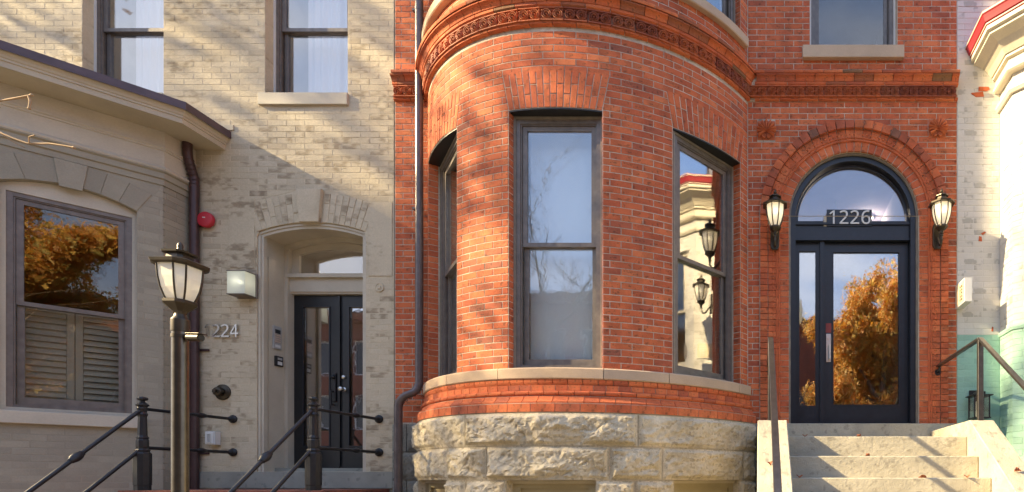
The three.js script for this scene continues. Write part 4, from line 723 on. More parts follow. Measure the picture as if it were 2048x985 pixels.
// ---------------------------------------------------------------- stoop and iron rails of the painted house
{
  const st = thing('brick_stoop', 'dark red paved landing and steps below black double doors', 'steps');
  part(st, 'landing', box(-6.2, -4.22, 0, 1.494, 0.04, 1.0, 0.006), M.paverRed);
  for (let k = 1; k < 7; k++) part(st, 'step', box(-6.2, -4.22, 0, 1.494 - k * 0.21, 1.0 + (k - 1) * 0.225 - 0.003, 1.0 + k * 0.225, 0.008), M.paverRed);
  const newel = [[0.062, 0], [0.062, 0.05], [0.066, 0.055], [0.066, 0.36], [0.058, 0.372], [0.05, 0.38], [0.056, 0.392], [0.05, 0.404], [0.042, 0.412], [0.046, 0.428], [0.046, 0.49], [0.04, 0.505], [0.048, 0.515], [0.04, 0.527], [0.036, 0.54], [0.031, 0.72], [0.036, 0.735], [0.042, 0.742], [0.036, 0.752], [0.03, 0.765], [0.034, 0.79], [0.034, 0.82], [0.046, 0.828], [0.048, 0.838], [0.03, 0.855], [0.018, 0.868], [0.018, 0.878], [0.036, 0.884], [0.041, 0.897], [0.036, 0.909], [0.012, 0.918], [0, 0.919]];
  const coup = [[0.021, -0.06], [0.026, -0.055], [0.026, -0.045], [0.031, -0.035], [0.036, -0.015], [0.037, 0.0], [0.036, 0.015], [0.031, 0.035], [0.026, 0.045], [0.026, 0.055], [0.021, 0.06]];
  const rail = (x, label) => {
    const r = thing('iron_railing', label, 'railing', [x, 0, 0], 'black iron pipe railings'), zn = 0.93, yb = 1.492, R = 0.0165;
    part(r, 'newel_post', flat(lathe(newel, 10)).rotateY(0.3).translate(0, yb, zn), M.iron);
    const finial = 0; void finial;
    for (const [yt, nm] of [[2.292, 'top'], [1.912, 'low']]) {
      const b = part(r, nm === 'top' ? 'upper_rail' : 'lower_rail', rod([0, yt, 0.02], [0, yt, zn], R), M.iron);
      part(b, 'wall_flange', latheAlong([[0.046, 0], [0.048, 0.006], [0.044, 0.016], [0.03, 0.022], [0.03, 0.03], [0.022, 0.05], [0.018, 0.06], [0, 0.06]], [0, yt, 0.003], [0, yt, 1]), M.iron);
      part(b, 'coupling', latheAlong(coup.map(([a, l]) => [a * 0.78, l * 0.85]), [0, yt, 0.36], [0, yt, 1], 16), M.iron);
      part(b, 'collar', new THREE.SphereGeometry(0.034, 14, 10).scale(1, 0.9, 1.25).translate(0, yt, zn), M.iron);
      const e = [0, yt - 0.95 * 1.25, zn + 1.25], s = part(r, nm === 'top' ? 'sloping_upper_rail' : 'sloping_lower_rail', rod([0, yt, zn], e, R * 1.06), M.iron);
      if (nm === 'top') part(s, 'coupling', latheAlong(coup, [0, yt - 0.95 * 0.52, zn + 0.52], e, 18), M.iron);
    }
  };
  rail(-6.036, 'black iron pipe railing with newel post behind the lamp post'); rail(-4.364, 'black iron pipe railing with newel post in front of double doors');
}
// ---------------------------------------------------------------- lanterns
// eight-sided loft: levels [y, half width, corner chamfer]
function oct(levels, cap = true) {
  const ringOf = ([y, h, c]) => [[h, h - c], [h - c, h], [-(h - c), h], [-h, h - c], [-h, -(h - c)], [-(h - c), -h], [h - c, -h], [h, -(h - c)]].map(p => [p[0], y, p[1]]);
  const pos = []; for (let i = 0; i < levels.length - 1; i++) { const A = ringOf(levels[i]), B = ringOf(levels[i + 1]); for (let k = 0; k < 8; k++) { const n = (k + 1) % 8; pos.push(...A[k], ...B[k], ...B[n], ...A[k], ...B[n], ...A[n]); } }
  if (cap) for (const [L, s] of [[levels[0], 1], [levels[levels.length - 1], -1]]) { const A = ringOf(L); for (let k = 1; k < 7; k++) s > 0 ? pos.push(...A[0], ...A[k], ...A[k + 1]) : pos.push(...A[0], ...A[k + 1], ...A[k]); }
  const g = new THREE.BufferGeometry(); g.setAttribute('position', new THREE.Float32BufferAttribute(pos, 3)); g.computeVertexNormals(); return g;
}
function octRibs(levels, r) { const out = []; for (let k = 0; k < 8; k++) { const pts = levels.map(([y, h, c]) => { const q = [[h, h - c], [h - c, h], [-(h - c), h], [-h, h - c], [-h, -(h - c)], [-(h - c), -h], [h - c, -h], [h, -(h - c)]][k]; return [q[0], y, q[1]]; }); out.push(tube(pts, r, 6, 14)); } return out; }
const REG = 0.586; // chamfer that makes a regular octagon
function wallLamp(x, y, label) {
  const g = thing('wall_lantern', label, 'wall lamp', [x, y, 0.055], 'lanterns flanking the arched door');
  part(g, 'back_plate', [poly([[-0.05, -0.02], [-0.03, -0.06], [0.03, -0.06], [0.05, -0.02], [0.05, 0.2], [0.03, 0.24], [-0.03, 0.24], [-0.05, 0.2]], -0.01, 0.022, 0.005)], M.lampMetal);
  part(g, 'scroll_arm', [tube([[0, 0.06, 0.02], [0, 0.01, 0.05], [0, -0.05, 0.09], [0, -0.06, 0.135], [0, -0.02, 0.16], [0, 0.04, 0.16]], 0.013, 10, 30), new THREE.SphereGeometry(0.02, 12, 8).translate(0, 0.03, 0.16)], M.lampMetal);
  const z = 0.16, L = a => a.map(([yy, h]) => [yy, h, h * REG]);
  const at = q => q.translate(0, 0, z);
  part(g, 'bowl', at(oct(L([[0.05, 0.018], [0.075, 0.022], [0.10, 0.05], [0.115, 0.062], [0.13, 0.062], [0.135, 0.055]]))), M.lampMetal);
  const gl = L([[0.136, 0.05], [0.18, 0.068], [0.24, 0.085], [0.30, 0.093], [0.365, 0.096]]);
  const pane = part(g, 'glass_panels', at(oct(gl, false)), M.frost); void pane;
  part(g, 'ribs', octRibs(gl, 0.0062).map(at), M.lampMetal);
  part(g, 'roof', at(oct(L([[0.362, 0.105], [0.362, 0.132], [0.375, 0.134], [0.38, 0.12], [0.41, 0.075], [0.418, 0.055], [0.45, 0.05], [0.452, 0.066], [0.462, 0.066], [0.49, 0.03], [0.50, 0.012]]))), M.lampMetal);
  part(g, 'finial', lathe([[0, 0.495], [0.012, 0.5], [0.02, 0.515], [0.014, 0.528], [0.006, 0.54], [0.0, 0.56]], 12).translate(0, 0, z), M.lampMetal);
  part(g, 'bulb', new THREE.SphereGeometry(0.028, 16, 12).scale(1, 1.2, 1).translate(0, 0.295, z + 0.02), bulb(1, 0.84, 0.55, 1.6));
  const l = new THREE.PointLight(new THREE.Color(1, 0.8, 0.5), 0.015); l.position.set(0, 0.295, z + 0.02); l.castShadow = true; g.add(l);
}
wallLamp(0.168, 4.265, 'black lantern with frosted panels on the arch jamb beside the round bay');
wallLamp(2.012, 4.275, 'black lantern with frosted panels on the arch jamb near the white house');
{ // lamp post with security camera
  const X = -3.366, Z = 3.11, g = thing('lamp_post', 'bronze lamp post with frosted square lantern in front of the painted house', 'lamp post', [X, 0, Z]);
  part(g, 'post', [new THREE.CylinderGeometry(0.0375, 0.0375, 2.46, 32).translate(0, 1.23, 0), lathe([[0.09, 0], [0.09, 0.03], [0.05, 0.06], [0.045, 0.12], [0.0375, 0.13]], 28)], M.steelPost);
  part(g, 'collar', lathe([[0.0385, 2.455], [0.041, 2.46], [0.041, 2.525], [0.039, 2.53], [0.028, 2.545], [0.026, 2.56]], 28), M.lampMetal);
  const c = h => h * 0.44;
  part(g, 'base_cup', oct([[2.555, 0.024, 0.012], [2.575, 0.03, 0.014], [2.612, 0.062, 0.028], [2.618, 0.066, 0.03], [2.632, 0.066, 0.03], [2.636, 0.06, 0.027]]), M.lampMetal);
  const gl = [[2.637, 0.052], [2.66, 0.060], [2.70, 0.071], [2.76, 0.080], [2.83, 0.084]].map(([y, h]) => [y, h, c(h)]);
  part(g, 'glass_panels', oct(gl, false), M.frost); part(g, 'ribs', octRibs(gl, 0.0048), M.lampMetal);
  part(g, 'roof', oct([[2.828, 0.085, 0.037], [2.828, 0.094, 0.041], [2.836, 0.103, 0.04], [2.852, 0.107, 0.04], [2.857, 0.10, 0.04], [2.874, 0.06, 0.022], [2.876, 0.05, 0.018], [2.902, 0.046, 0.016], [2.904, 0.062, 0.02], [2.914, 0.064, 0.02], [2.926, 0.03, 0.01], [2.928, 0.014, 0.006]]), M.lampMetal);
  part(g, 'finial', lathe([[0.0, 2.92], [0.016, 2.925], [0.018, 2.932], [0.013, 2.938], [0.015, 2.95], [0.012, 2.966], [0.005, 2.976], [0, 2.978]], 16), M.lampMetal);
  part(g, 'lamp_holder', [lathe([[0, 2.637], [0.02, 2.637], [0.018, 2.68], [0.012, 2.69], [0, 2.69]], 14), new THREE.SphereGeometry(0.02, 12, 10).scale(1, 1.4, 1).translate(0, 2.715, 0)], M.brass);
  const k = thing('security_camera', 'small bullet security camera clamped to the lamp post', 'camera', [X, 2.425, Z]);
  part(k, 'bracket', [rod([0.03, 0.005, 0], [0.075, 0, 0.0], 0.008), new THREE.SphereGeometry(0.014, 12, 8).translate(0.07, 0, 0), new THREE.CylinderGeometry(0.0405, 0.0405, 0.02, 28, 1, true).translate(0, 0.005, 0)], M.lampMetal);
  part(k, 'housing', [new THREE.CylinderGeometry(0.021, 0.021, 0.075, 20).rotateZ(Math.PI / 2).translate(0.105, 0, 0), new THREE.SphereGeometry(0.021, 16, 10).translate(0.0675, 0, 0), box(0.062, 0.158, 0.018, 0.024, -0.024, 0.024, 0.003)], M.lampMetal);
  part(k, 'lens', new THREE.CylinderGeometry(0.017, 0.017, 0.004, 18).rotateZ(Math.PI / 2).translate(0.1445, 0, 0), M.black);
  k.rotation.set(0, -0.15, -0.05);
}
{ // cube light on the painted wall
  const g = thing('cube_wall_light', 'square frosted wall light above the house number on the painted wall', 'wall lamp', [-5.868, 3.81, 0]);
  part(g, 'back_plate', box(-0.115, 0.115, -0.14, 0.14, 0.001, 0.018, 0.003), M.bronze);
  part(g, 'shade', box(-0.10, 0.10, -0.125, 0.125, 0.018, 0.15, 0.004), M.frostWhite);
  for (const s of [-1, 1]) part(g, 'end_cap', box(-0.104, 0.104, s * 0.13 - 0.004, s * 0.13 + 0.004, 0.018, 0.154), M.bronze);
  part(g, 'bulb', new THREE.SphereGeometry(0.026, 14, 10).translate(0, 0.02, 0.095), bulb(1, 0.95, 0.75, 1.0));
  const l = new THREE.PointLight(new THREE.Color(1, 0.95, 0.8), 0.008); l.position.set(0, 0.02, 0.095); l.castShadow = true; g.add(l);
}
{ // small black lantern on the mint wall
  const g = thing('porch_lantern', 'small black box lantern on the mint green wall behind handrail post', 'wall lamp', [2.455, 2.28, 0]);
  part(g, 'back_plate', box(-0.06, 0.06, 0.10, 0.34, 0.002, 0.02, 0.003), M.black);
  part(g, 'roof', [box(-0.115, 0.115, 0.25, 0.262, 0.03, 0.26, 0.003), box(-0.05, 0.05, 0.262, 0.30, 0.09, 0.2, 0.003), box(-0.02, 0.02, 0.262, 0.285, 0.018, 0.09)], M.black);
  part(g, 'cage', [...[-1, 1].flatMap(a => [0.06, 0.225].map(z => box(a * 0.083 - 0.006, a * 0.083 + 0.006, 0.01, 0.25, z - 0.006, z + 0.006))), box(-0.095, 0.095, 0, 0.012, 0.045, 0.24)], M.black);
  part(g, 'glass', frame4(-0.08, 0.08, 0, 0.16, 0.003, 0.014, 0.248).map(q => q.rotateX(Math.PI / 2).translate(0, 0.262, 0.062)), M.glass);
  part(g, 'lamp_tube', new THREE.CylinderGeometry(0.035, 0.035, 0.17, 18).translate(0, 0.11, 0.142), M.frostWhite);
}
// ---------------------------------------------------------------- fittings
const font = await new FontLoader().loadAsync('fonts/droid/droid_sans_regular.typeface.json');
function text(s, h, d, bevel = 0) { const g = new TextGeometry(s, { font, size: h, depth: d, curveSegments: 8, bevelEnabled: bevel > 0, bevelSize: bevel, bevelThickness: bevel, bevelSegments: 1 }); g.computeBoundingBox(); return g; }
function fitText(s, x0, x1, y0, h, z, d, bevel) { const g = text(s, h, d, bevel), b = g.boundingBox; return g.translate(-b.min.x, -b.min.y, 0).scale((x1 - x0) / (b.max.x - b.min.x), h / (b.max.y - b.min.y), 1).translate(x0, y0, z); }
{
  const g = thing('house_number_plate', 'dark plate with pale numerals 1226 in the fanlight over the door', 'number plate', [0.777, 4.548, -0.1]);
  part(g, 'plate', box(0, 0.525, 0, 0.195, -0.012, 0.006, 0.002), M.navy); part(g, 'numerals', fitText('1226', 0.03, 0.505, 0.02, 0.16, 0.008, 0.012), M.plasticWhite);
  part(g, 'side_block', box(-0.035, -0.002, 0.0, 0.115, -0.015, 0.0), M.trimWarm);
  const n = thing('house_number', 'thin metal numerals 1224 on the painted wall', 'number', [-6.345, 3.228, 0.01]);
  const w = 0.385, dx = [[0, 0.035], [0.085, 0.175], [0.19, 0.28], [0.295, 0.385]]; void w;
  ['1', '2', '2', '4'].forEach((c, i) => part(n, 'numeral', fitText(c, dx[i][0], dx[i][1], 0, 0.145, 0.004, 0.014), M.chrome));
}
{
  const g = thing('fire_alarm_bell', 'round red fire alarm bell on the painted wall beside downspout', 'alarm bell', [-6.315, 4.56, 0.0]);
  part(g, 'gong', latheAlong([[0.078, 0.012], [0.088, 0.02], [0.088, 0.05], [0.084, 0.058], [0.074, 0.062], [0.0, 0.064]], [0, 0, 0], [0, 0, 1], 32), M.alarmRed);
  part(g, 'back_box', box(-0.055, 0.055, -0.055, 0.055, 0.001, 0.014, 0.004), M.alarmRed); part(g, 'badge', box(-0.016, 0.016, 0.012, 0.022, 0.0635, 0.0655), M.plasticWhite);
  const f = thing('pipe_connection_cap', 'rusty round pipe cap on the painted wall above the railing', 'pipe cap', [-6.155, 2.6, 0]);
  part(f, 'flange', latheAlong([[0, 0.001], [0.09, 0.001], [0.09, 0.012], [0.082, 0.018], [0.055, 0.022], [0.05, 0.03], [0, 0.03]], [0, 0, 0], [0, 0, 1], 28), M.lampMetal);
  part(f, 'cap', [latheAlong([[0, 0.02], [0.05, 0.03], [0.05, 0.075], [0.042, 0.085], [0, 0.088]], [0, 0, 0], [0, 0, 1], 14), box(-0.018, 0.018, -0.018, 0.018, 0.086, 0.115, 0.004), rod([-0.06, 0.0, 0.06], [0.06, 0.0, 0.06], 0.011)], M.lampMetal);
  const o = thing('outlet_box', 'small grey outlet box low on the painted wall', 'outlet box', [-6.235, 2.07, 0]);
  part(o, 'box', box(-0.055, 0.055, -0.075, 0.075, 0.001, 0.075, 0.006), M.plasticWhite); part(o, 'cover', [box(-0.047, 0.047, -0.065, 0.065, 0.0752, 0.082, 0.003), ...frame4(-0.022, 0.022, -0.05, 0.05, 0.006, 0.0822, 0.09)], M.plasticWhite); part(o, 'socket', box(-0.015, 0.015, -0.043, 0.043, 0.0822, 0.0845), M.plasticGrey);
  const c = thing('wall_anchor_plate', 'faint round iron plate on the painted wall beside double doors', 'wall plate', [-4.36, 3.80, 0]);
  part(c, 'ring', [new THREE.TorusGeometry(0.045, 0.006, 8, 28).translate(0, 0, 0.006), new THREE.CylinderGeometry(0.042, 0.042, 0.006, 24).rotateX(Math.PI / 2).translate(0, 0, 0.004)], M.cream); part(c, 'bolt', box(-0.016, 0.016, -0.016, 0.016, 0.006, 0.016, 0.003), M.cream);
}
{ // entry panels on the reveal of the double doors (facing right)
  const X = DX - DW + 0.030;
  const g = thing('entry_intercom', 'tall silver intercom panel on the door reveal of the painted house', 'intercom', [X, 3.28, -0.215]);
  part(g, 'housing', box(0, 0.022, -0.135, 0.135, -0.055, 0.055, 0.004), M.plasticGrey); part(g, 'screen', box(0.0222, 0.025, 0.05, 0.095, -0.035, 0.035), M.black);
  for (let i = 0; i < 12; i++) part(g, 'button', box(0.0222, 0.027, -0.055 + Math.floor(i / 3) * 0.025, -0.038 + Math.floor(i / 3) * 0.025, -0.034 + (i % 3) * 0.026, -0.016 + (i % 3) * 0.026, 0.001), M.chrome);
  part(g, 'label_strip', box(0.0222, 0.024, -0.115, -0.085, -0.035, 0.035), M.plasticWhite);
  const k = thing('door_keypad', 'small black keypad under the silver intercom panel', 'keypad', [X, 3.005, -0.235]);
  part(k, 'housing', box(0, 0.03, -0.06, 0.06, -0.05, 0.05, 0.006), M.black); part(k, 'screen', box(0.0302, 0.033, 0.015, 0.04, -0.03, 0.03), M.plasticGrey); part(k, 'reader', box(0.0302, 0.033, -0.045, -0.005, -0.03, 0.03), M.plasticWhite);
}
{ // intercom box turned towards the stoop
  const g = thing('intercom_box', 'white metal intercom box mounted sideways at the edge of the white wall', 'intercom', [2.27, 3.55, 0.002]);
  part(g, 'housing', box(-0.03, 0.055, 0, 0.262, 0.001, 0.28, 0.004), M.plasticWhite);
  part(g, 'panel', box(-0.034, -0.0302, 0.016, 0.246, 0.02, 0.265), mat(0.62, 0.53, 0.36, 0.5));
  part(g, 'speaker', [0, 1, 2, 3].map(i => box(-0.036, -0.0342, 0.18 + i * 0.014, 0.186 + i * 0.014, 0.05, 0.11)), M.plasticGrey);
  for (let i = 0; i < 10; i++) part(g, 'button', box(-0.039, -0.0342, 0.04 + (i % 5) * 0.036, 0.062 + (i % 5) * 0.036, 0.15 + Math.floor(i / 5) * 0.05, 0.185 + Math.floor(i / 5) * 0.05, 0.001), M.chrome);
}
solo('door_notice', 'small dark red notice sticker above the handle of the arched door', 'sticker', box(0.772, 0.838, 3.325, 3.435, -0.1548, -0.1535), mat(0.20, 0.03, 0.025, 0.6));
{ // downspouts
  const g = thing('downspout', 'dark brown downspout in the corner of the taupe bay', 'downspout', [-6.43, 0, 0]);
  part(g, 'pipe', tube([[0, 0, 0.055], [0, 1, 0.055], [0, 4.9, 0.055], [0, 5.02, 0.06], [0, 5.12, 0.09], [0, 5.2, 0.12], [0.0, 5.3, 0.13], [0, 5.40, 0.13]], 0.043, 16, 120), M.pipeBrown);
  for (const y of [1.9, 3.08, 4.5]) part(g, 'strap', [new THREE.CylinderGeometry(0.046, 0.046, 0.03, 20, 1).translate(0, y, 0.055), box(0.03, 0.12, y - 0.012, y + 0.012, 0.002, 0.02)], M.pipeBrown);
  for (let k = 0; k < 6; k++) part(g, 'elbow_ring', new THREE.TorusGeometry(0.044, 0.004, 6, 20).rotateX(Math.PI / 2 + (k > 0 && k < 5 ? 0.3 : 0)).translate(0, 4.95 + k * 0.05, 0.057 + k * 0.012), M.pipeBrown);
  const d = thing('downspout', 'grey metal downspout in the corner of the round bay, stepping out over stone', 'downspout');
  part(d, 'pipe', tube([[-3.845, 8.2, 0.10], [-3.845, 5.2, 0.10], [-3.845, 2.9, 0.10], [-3.845, 2.68, 0.105], [-3.875, 2.585, 0.13], [-3.97, 2.54, 0.15], [-4.03, 2.48, 0.155], [-4.045, 2.38, 0.155], [-4.045, 1.2, 0.155], [-4.045, 0.05, 0.155]], 0.041, 16, 160), M.pipeGrey);
  for (let k = 0; k < 9; k++) { const t = k / 8; part(d, 'elbow_ring', new THREE.TorusGeometry(0.042, 0.004, 6, 20).rotateX(Math.PI / 2).rotateZ(-0.2 - 1.0 * Math.sin(t * Math.PI)).translate(mix(-3.85, -4.04, sstep(0.1, 0.9, t)), mix(2.66, 2.43, t), mix(0.107, 0.155, t)), M.pipeGrey); }
  for (const y of [4.66, 6.9]) part(d, 'strap', [new THREE.CylinderGeometry(0.044, 0.044, 0.03, 20).translate(-3.845, y, 0.10), box(-3.92, -3.885, y - 0.012, y + 0.012, 0.003, 0.11)], M.pipeGrey);
  part(d, 'strap', new THREE.CylinderGeometry(0.044, 0.044, 0.03, 20).translate(-4.045, 1.9, 0.155), M.pipeGrey);
}
// ---------------------------------------------------------------- behind the glass
solo('sheer_curtain', 'white sheer curtain behind the upper window over the taupe bay roof', 'curtain', drape(-7.55, -6.84, 6.02, 7.9, -0.36, 0.014, 0.1), M.curtain, 'sheer curtains of the painted house');
solo('sheer_curtain', 'white sheer curtain behind the upper window over the double doors', 'curtain', drape(-5.47, -4.72, 6.02, 7.9, -0.36, 0.014, 0.1, 1), M.curtain, 'sheer curtains of the painted house');
for (const [i, [c, l]] of [[WIN[0], 'left window'], [0, 'middle window'], [WIN[2], 'right window']].entries()) {
  if (i === 2) continue;
  const s = thing('roller_shade', 'pale roller shade behind the ' + l + ' of the round bay', 'window shade', [BX + 1.80 * Math.sin(c), SILL + 0.02, BZ + 1.80 * Math.cos(c)], 'roller shades of the round bay'); s.rotation.y = c;
  part(s, 'fabric', box(-0.36, 0.36, i === 1 ? 0.06 : 0.06, 2.42, -0.002, 0.002), M.shade); part(s, 'bottom_bar', box(-0.36, 0.36, 0.03, 0.06, -0.008, 0.008, 0.003), M.plasticWhite); part(s, 'roller', rod([-0.37, 2.44, -0.02], [0.37, 2.44, -0.02], 0.025), M.plasticWhite);
}
{ // lit entrance halls: recessed ceiling lamps
  const hall = (x, y, z, label, i) => { const g = thing('recessed_ceiling_lamp', label, 'ceiling lamp', [x, y, z]); part(g, 'ring', new THREE.TorusGeometry(0.085, 0.012, 8, 28).rotateX(Math.PI / 2), M.plasticWhite); part(g, 'lens', new THREE.CylinderGeometry(0.075, 0.075, 0.01, 28), bulb(1, 0.72, 0.32, 4)); const l = new THREE.PointLight(new THREE.Color(1, 0.85, 0.68), i); l.position.y = -0.05; l.castShadow = true; g.add(l); };
  hall(1.57, 5.435, -1.75, 'round recessed lamp in the hall ceiling behind the fanlight 1226', 0.22);
  hall(-4.95, 4.985, -1.4, 'round recessed lamp in the hall ceiling behind the double doors', 0.35);
  const p = thing('drum_pendant', 'pale blue drum pendant hanging in the hall behind the fanlight', 'pendant lamp', [1.05, 5.0, -1.3]);
  part(p, 'shade', lathe([[0.075, 0], [0.085, 0.0], [0.085, 0.13], [0.075, 0.13]], 28), mat(0.30, 0.40, 0.50, 0.8)); part(p, 'rod', rod([0, 0.12, 0], [0, 0.45, 0], 0.006), M.chrome); part(p, 'cap', new THREE.CylinderGeometry(0.076, 0.076, 0.006, 28).translate(0, 0.1, 0), M.plasticWhite);
}
// ---------------------------------------------------------------- trees
function limb(out, a, b, r0, r1, n = 6) { out.push(rod([a.x, a.y, a.z], [b.x, b.y, b.z], r0, r1, n)); }
function growTree(seed, o) {
  const r = rng(seed), wood = [], tips = [];
  const grow = (p, d, len, rad, lev) => {
    const seg = lev === 0 ? 4 : 3; let q = p.clone(), v = d.clone();
    for (let i = 0; i < seg; i++) {
      v.add(new THREE.Vector3(r() - 0.5, (r() - 0.5) * 0.6 + o.up, r() - 0.5).multiplyScalar(lev === 0 ? 0.12 : 0.34)).normalize();
      const n = q.clone().addScaledVector(v, len / seg), ra = rad * (1 - 0.5 * i / seg), rb = rad * (1 - 0.5 * (i + 1) / seg);
      limb(wood, q, n, ra, rb, lev < 2 ? 9 : lev < 3 ? 6 : 4); q = n;
      if (lev < o.levels && (lev > 0 || i >= 1)) for (let k = 0; k < (lev === 0 ? o.fork : 2); k++) {
        const az = r() * 6.283, s = o.spread * (0.7 + 0.6 * r()), side = new THREE.Vector3(Math.cos(az), 0.15, Math.sin(az));
        grow(q, v.clone().multiplyScalar(Math.cos(s)).addScaledVector(side, Math.sin(s)).normalize(), len * o.ratio * (0.75 + 0.5 * r()), rb * 0.62, lev + 1);
      }
      if (lev >= o.levels - 1) tips.push(q.clone());
    }
  };
  grow(new THREE.Vector3(0, 0, 0), new THREE.Vector3(0, 1, 0), o.h, o.rad, 0);
  return { wood, tips };
}
function leaves(seed, tips, per, spreadR, size, cols) {
  const r = rng(seed), pos = [], col = [], v = new THREE.Vector3(), q = new THREE.Quaternion(), e = new THREE.Euler();
  for (const t of tips) for (let k = 0; k < per; k++) {
    const c = new THREE.Vector3(t.x + (r() + r() - 1) * spreadR, t.y + (r() + r() - 1) * spreadR, t.z + (r() + r() - 1) * spreadR), s = size * (0.6 + 0.8 * r()), cc = cols[Math.floor(r() * cols.length)];
    q.setFromEuler(e.set(r() * 6.28, r() * 6.28, r() * 6.28)); const P = [[-0.5, 0, 0], [0, 0.32, 0.06], [0.5, 0, 0], [0, -0.32, 0.06]].map(p => v.set(...p).multiplyScalar(s).applyQuaternion(q).add(c).toArray());
    pos.push(...P[0], ...P[3], ...P[1], ...P[1], ...P[3], ...P[2]); for (let i = 0; i < 6; i++) col.push(...cc);
  }
  const g = new THREE.BufferGeometry(); g.setAttribute('position', new THREE.Float32BufferAttribute(pos, 3)); g.setAttribute('color', new THREE.Float32BufferAttribute(col, 3)); g.computeVertexNormals(); return g;
}
const autumn = [[0.82, 0.42, 0.05], [0.74, 0.33, 0.04], [0.85, 0.52, 0.08], [0.62, 0.27, 0.04], [0.68, 0.48, 0.09], [0.42, 0.34, 0.07]];
const rusty = [[0.30, 0.14, 0.04], [0.36, 0.20, 0.06], [0.22, 0.12, 0.04]];
function tree(name, label, pos, seed, o, per, sp, size, cols, group) {
  const g = thing(name, label, 'tree', pos, group), t = growTree(seed, o); part(g, 'trunk', t.wood, M.bark);
  if (per) part(g, 'crown', leaves(seed + 1, t.tips, per, sp, size, cols), M.leafV).userData.kind = 'stuff'; return g;
}
tree('street_tree', 'tall orange autumn tree across the street, mirrored in the arched door', [6.0, 0, 20.2], 101, { h: 6.9, rad: 0.24, levels: 3, fork: 4, spread: 0.9, ratio: 0.46, up: 0.1 }, 70, 0.62, 0.17, autumn, 'autumn trees across the street');
tree('street_tree', 'wide orange autumn tree across the street, beyond the tall orange one', [18.5, 0, 20.6], 113, { h: 8.6, rad: 0.26, levels: 3, fork: 4, spread: 0.9, ratio: 0.46, up: 0.1 }, 18, 0.6, 0.24, autumn, 'autumn trees across the street');
tree('street_tree', 'nearly bare tree across the street, opposite the round bay', [-9.5, 0, 20.4], 127, { h: 8.4, rad: 0.2, levels: 4, fork: 3, spread: 0.75, ratio: 0.5, up: 0.16 }, 0, 0.4, 0.18, rusty, 'autumn trees across the street');
tree('kerb_tree', 'thin-leaved tree on the near kerb left of the painted house', [-16.8, 0, 2.2], 131, { h: 9.6, rad: 0.16, levels: 3, fork: 3, spread: 0.75, ratio: 0.5, up: 0.1 }, 9, 0.4, 0.12, rusty);
{ // bare twigs of a small front-yard tree reaching in beside the taupe bay
  const g = thing('bare_sapling', 'bare twigs of a small tree reaching in front of the taupe bay', 'tree', [-6.3, 0, 2.75]);
  const br = (pts, r) => tube(pts, r, 7, 30), w = [];
  part(g, 'trunk', [rod([0, 0, 0], [0.03, 2.4, 0], 0.045, 0.035, 10), rod([0.03, 2.4, 0], [-0.05, 4.6, 0.05], 0.035, 0.012, 10)], M.bark);
  w.push(br([[0.02, 3.2, 0], [0.5, 3.75, -0.03], [1.0, 3.94, 0.0], [1.34, 4.10, 0.03], [1.42, 4.15, 0.03]], 0.0062));
  w.push(br([[0.02, 3.4, 0], [0.5, 3.9, 0.02], [1.0, 4.12, -0.02], [1.36, 4.045, 0.0], [1.52, 4.05, 0.02], [1.62, 4.07, 0.02]], 0.0058), br([[1.60, 4.068, 0.02], [1.612, 4.03, 0.02], [1.605, 3.985, 0.02]], 0.0065));
  w.push(br([[0.02, 3.0, 0.02], [0.6, 3.75, 0.05], [1.15, 3.95, 0.04], [1.33, 3.885, 0.05], [1.5, 3.79, 0.05], [1.63, 3.745, 0.04], [1.78, 3.74, 0.05], [1.93, 3.715, 0.05]], 0.0052), br([[1.2, 3.3, 0.03], [1.32, 3.31, 0.04], [1.38, 3.305, 0.04]], 0.004), br([[0.02, 2.6, 0], [0.7, 3.2, 0.02], [1.2, 3.3, 0.03]], 0.006));
  w.push(br([[1.36, 4.045, 0], [1.40, 4.0, 0.03], [1.43, 3.985, 0.03]], 0.0035), br([[1.63, 3.745, 0.04], [1.67, 3.77, 0.07], [1.72, 3.775, 0.08]], 0.003), br([[1.05, 3.95, 0.0], [1.2, 4.0, 0.05], [1.37, 3.985, 0.08]], 0.004), br([[1.45, 3.815, 0.05], [1.5, 3.77, 0.02], [1.55, 3.745, 0.0]], 0.003));
  for (const [x, y, z] of [[1.42, 4.15, 0.03], [1.62, 4.07, 0.02], [1.605, 3.985, 0.02], [1.93, 3.715, 0.05], [1.38, 3.305, 0.04], [1.64, 3.75, 0.04]]) w.push(new THREE.SphereGeometry(0.0085, 6, 5).scale(1.3, 1, 1).translate(x, y, z));
  part(g, 'twigs', w, M.twig);
}
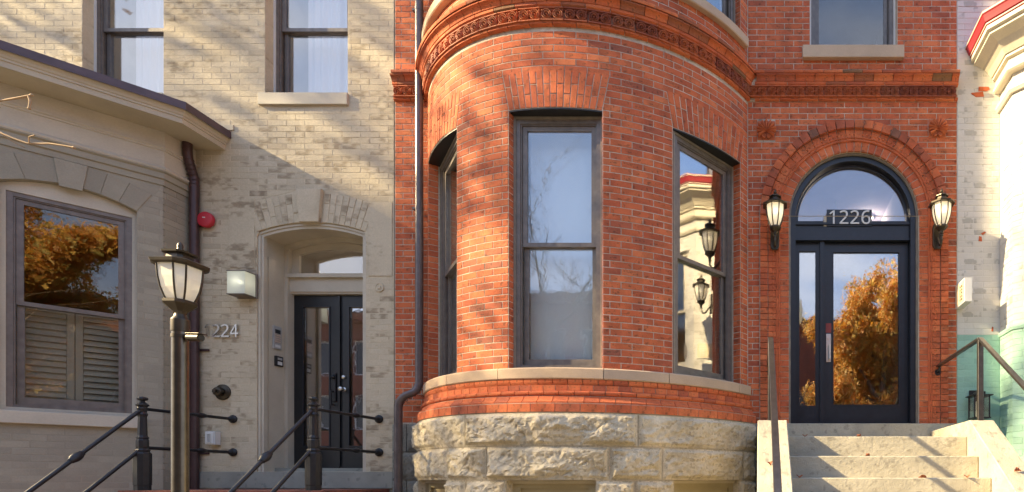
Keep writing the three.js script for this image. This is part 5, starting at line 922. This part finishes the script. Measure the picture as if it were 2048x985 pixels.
// ---------------------------------------------------------------- houses across the street (seen only as reflections)
{
  const list = [[-30, 8, 11.6, M.farBrick, 'dark red brick house opposite, farthest to the left'], [-22, 7, 12.6, M.farTan, 'tan house opposite, with a high parapet'], [-15, 7.5, 11.9, M.farBrick, 'red brick house opposite the painted house'], [-7.5, 7, 12.4, M.farGrey, 'grey house opposite the round bay'], [-0.5, 6.5, 11.0, M.farBrick, 'dark brick house opposite the arched door'], [6, 7, 8.6, M.farGrey, 'low grey house behind the tall orange tree'], [13, 8, 9.0, M.farTan, 'low tan house behind the wide orange tree'], [21, 9, 11.4, M.farBrick, 'red brick house opposite, farthest to the right']];
  for (const [x, w, h, m, label] of list) {
    const g = thing('opposite_house', label, 'house', [x, 0, 26], 'houses across the street'), holes = [], cols = 3;
    for (let f = 0; f < Math.floor((h - 1) / 3.4); f++) for (let c = 0; c < cols; c++) holes.push([0.9 + c * (w - 1.2) / cols, 0.9 + c * (w - 1.2) / cols + 1.1, 1.3 + f * 3.3, 3.4 + f * 3.3]);
    part(g, 'wall', [slab(0.02, w - 0.02, 0, h, 0, 0.3, holes), box(0.02, w - 0.02, 0, h, 8, 8.3), box(0.02, 0.3, 0, h, 0.3, 8), box(w - 0.3, w - 0.02, 0, h, 0.3, 8)], m);
    const rf = part(g, 'roof', box(0, w, h, h + 0.15, -0.1, 8.3), M.farRoof); part(rf, 'cornice', box(0.01, w - 0.01, h - 0.5, h - 0.01, -0.3, -0.01), m);
    for (const [a, b, c, d] of holes) { const wn = part(g, 'window', frame4(a, b, c, d, 0.08, 0.12, 0.2), M.plasticWhite); part(wn, 'pane', box(a + 0.08, b - 0.08, c + 0.08, d - 0.08, 0.15, 0.16), M.farGlass); }
  }
  const s = thing('globe_street_lamp', 'street lamp with a clear globe across the street, mirrored in the sidelight', 'street lamp', [1.75, 0, 19.4]);
  part(s, 'pole', lathe([[0.22, 0], [0.22, 0.1], [0.12, 0.5], [0.08, 0.9], [0.06, 8.6], [0.14, 8.75], [0.16, 8.9]], 16), M.iron); part(s, 'globe', lathe([[0.14, 8.9], [0.26, 9.2], [0.30, 9.6], [0.22, 10.0], [0.1, 10.2], [0.0, 10.3]], 20), M.frostWhite);
}
renderer.render(scene, camera);
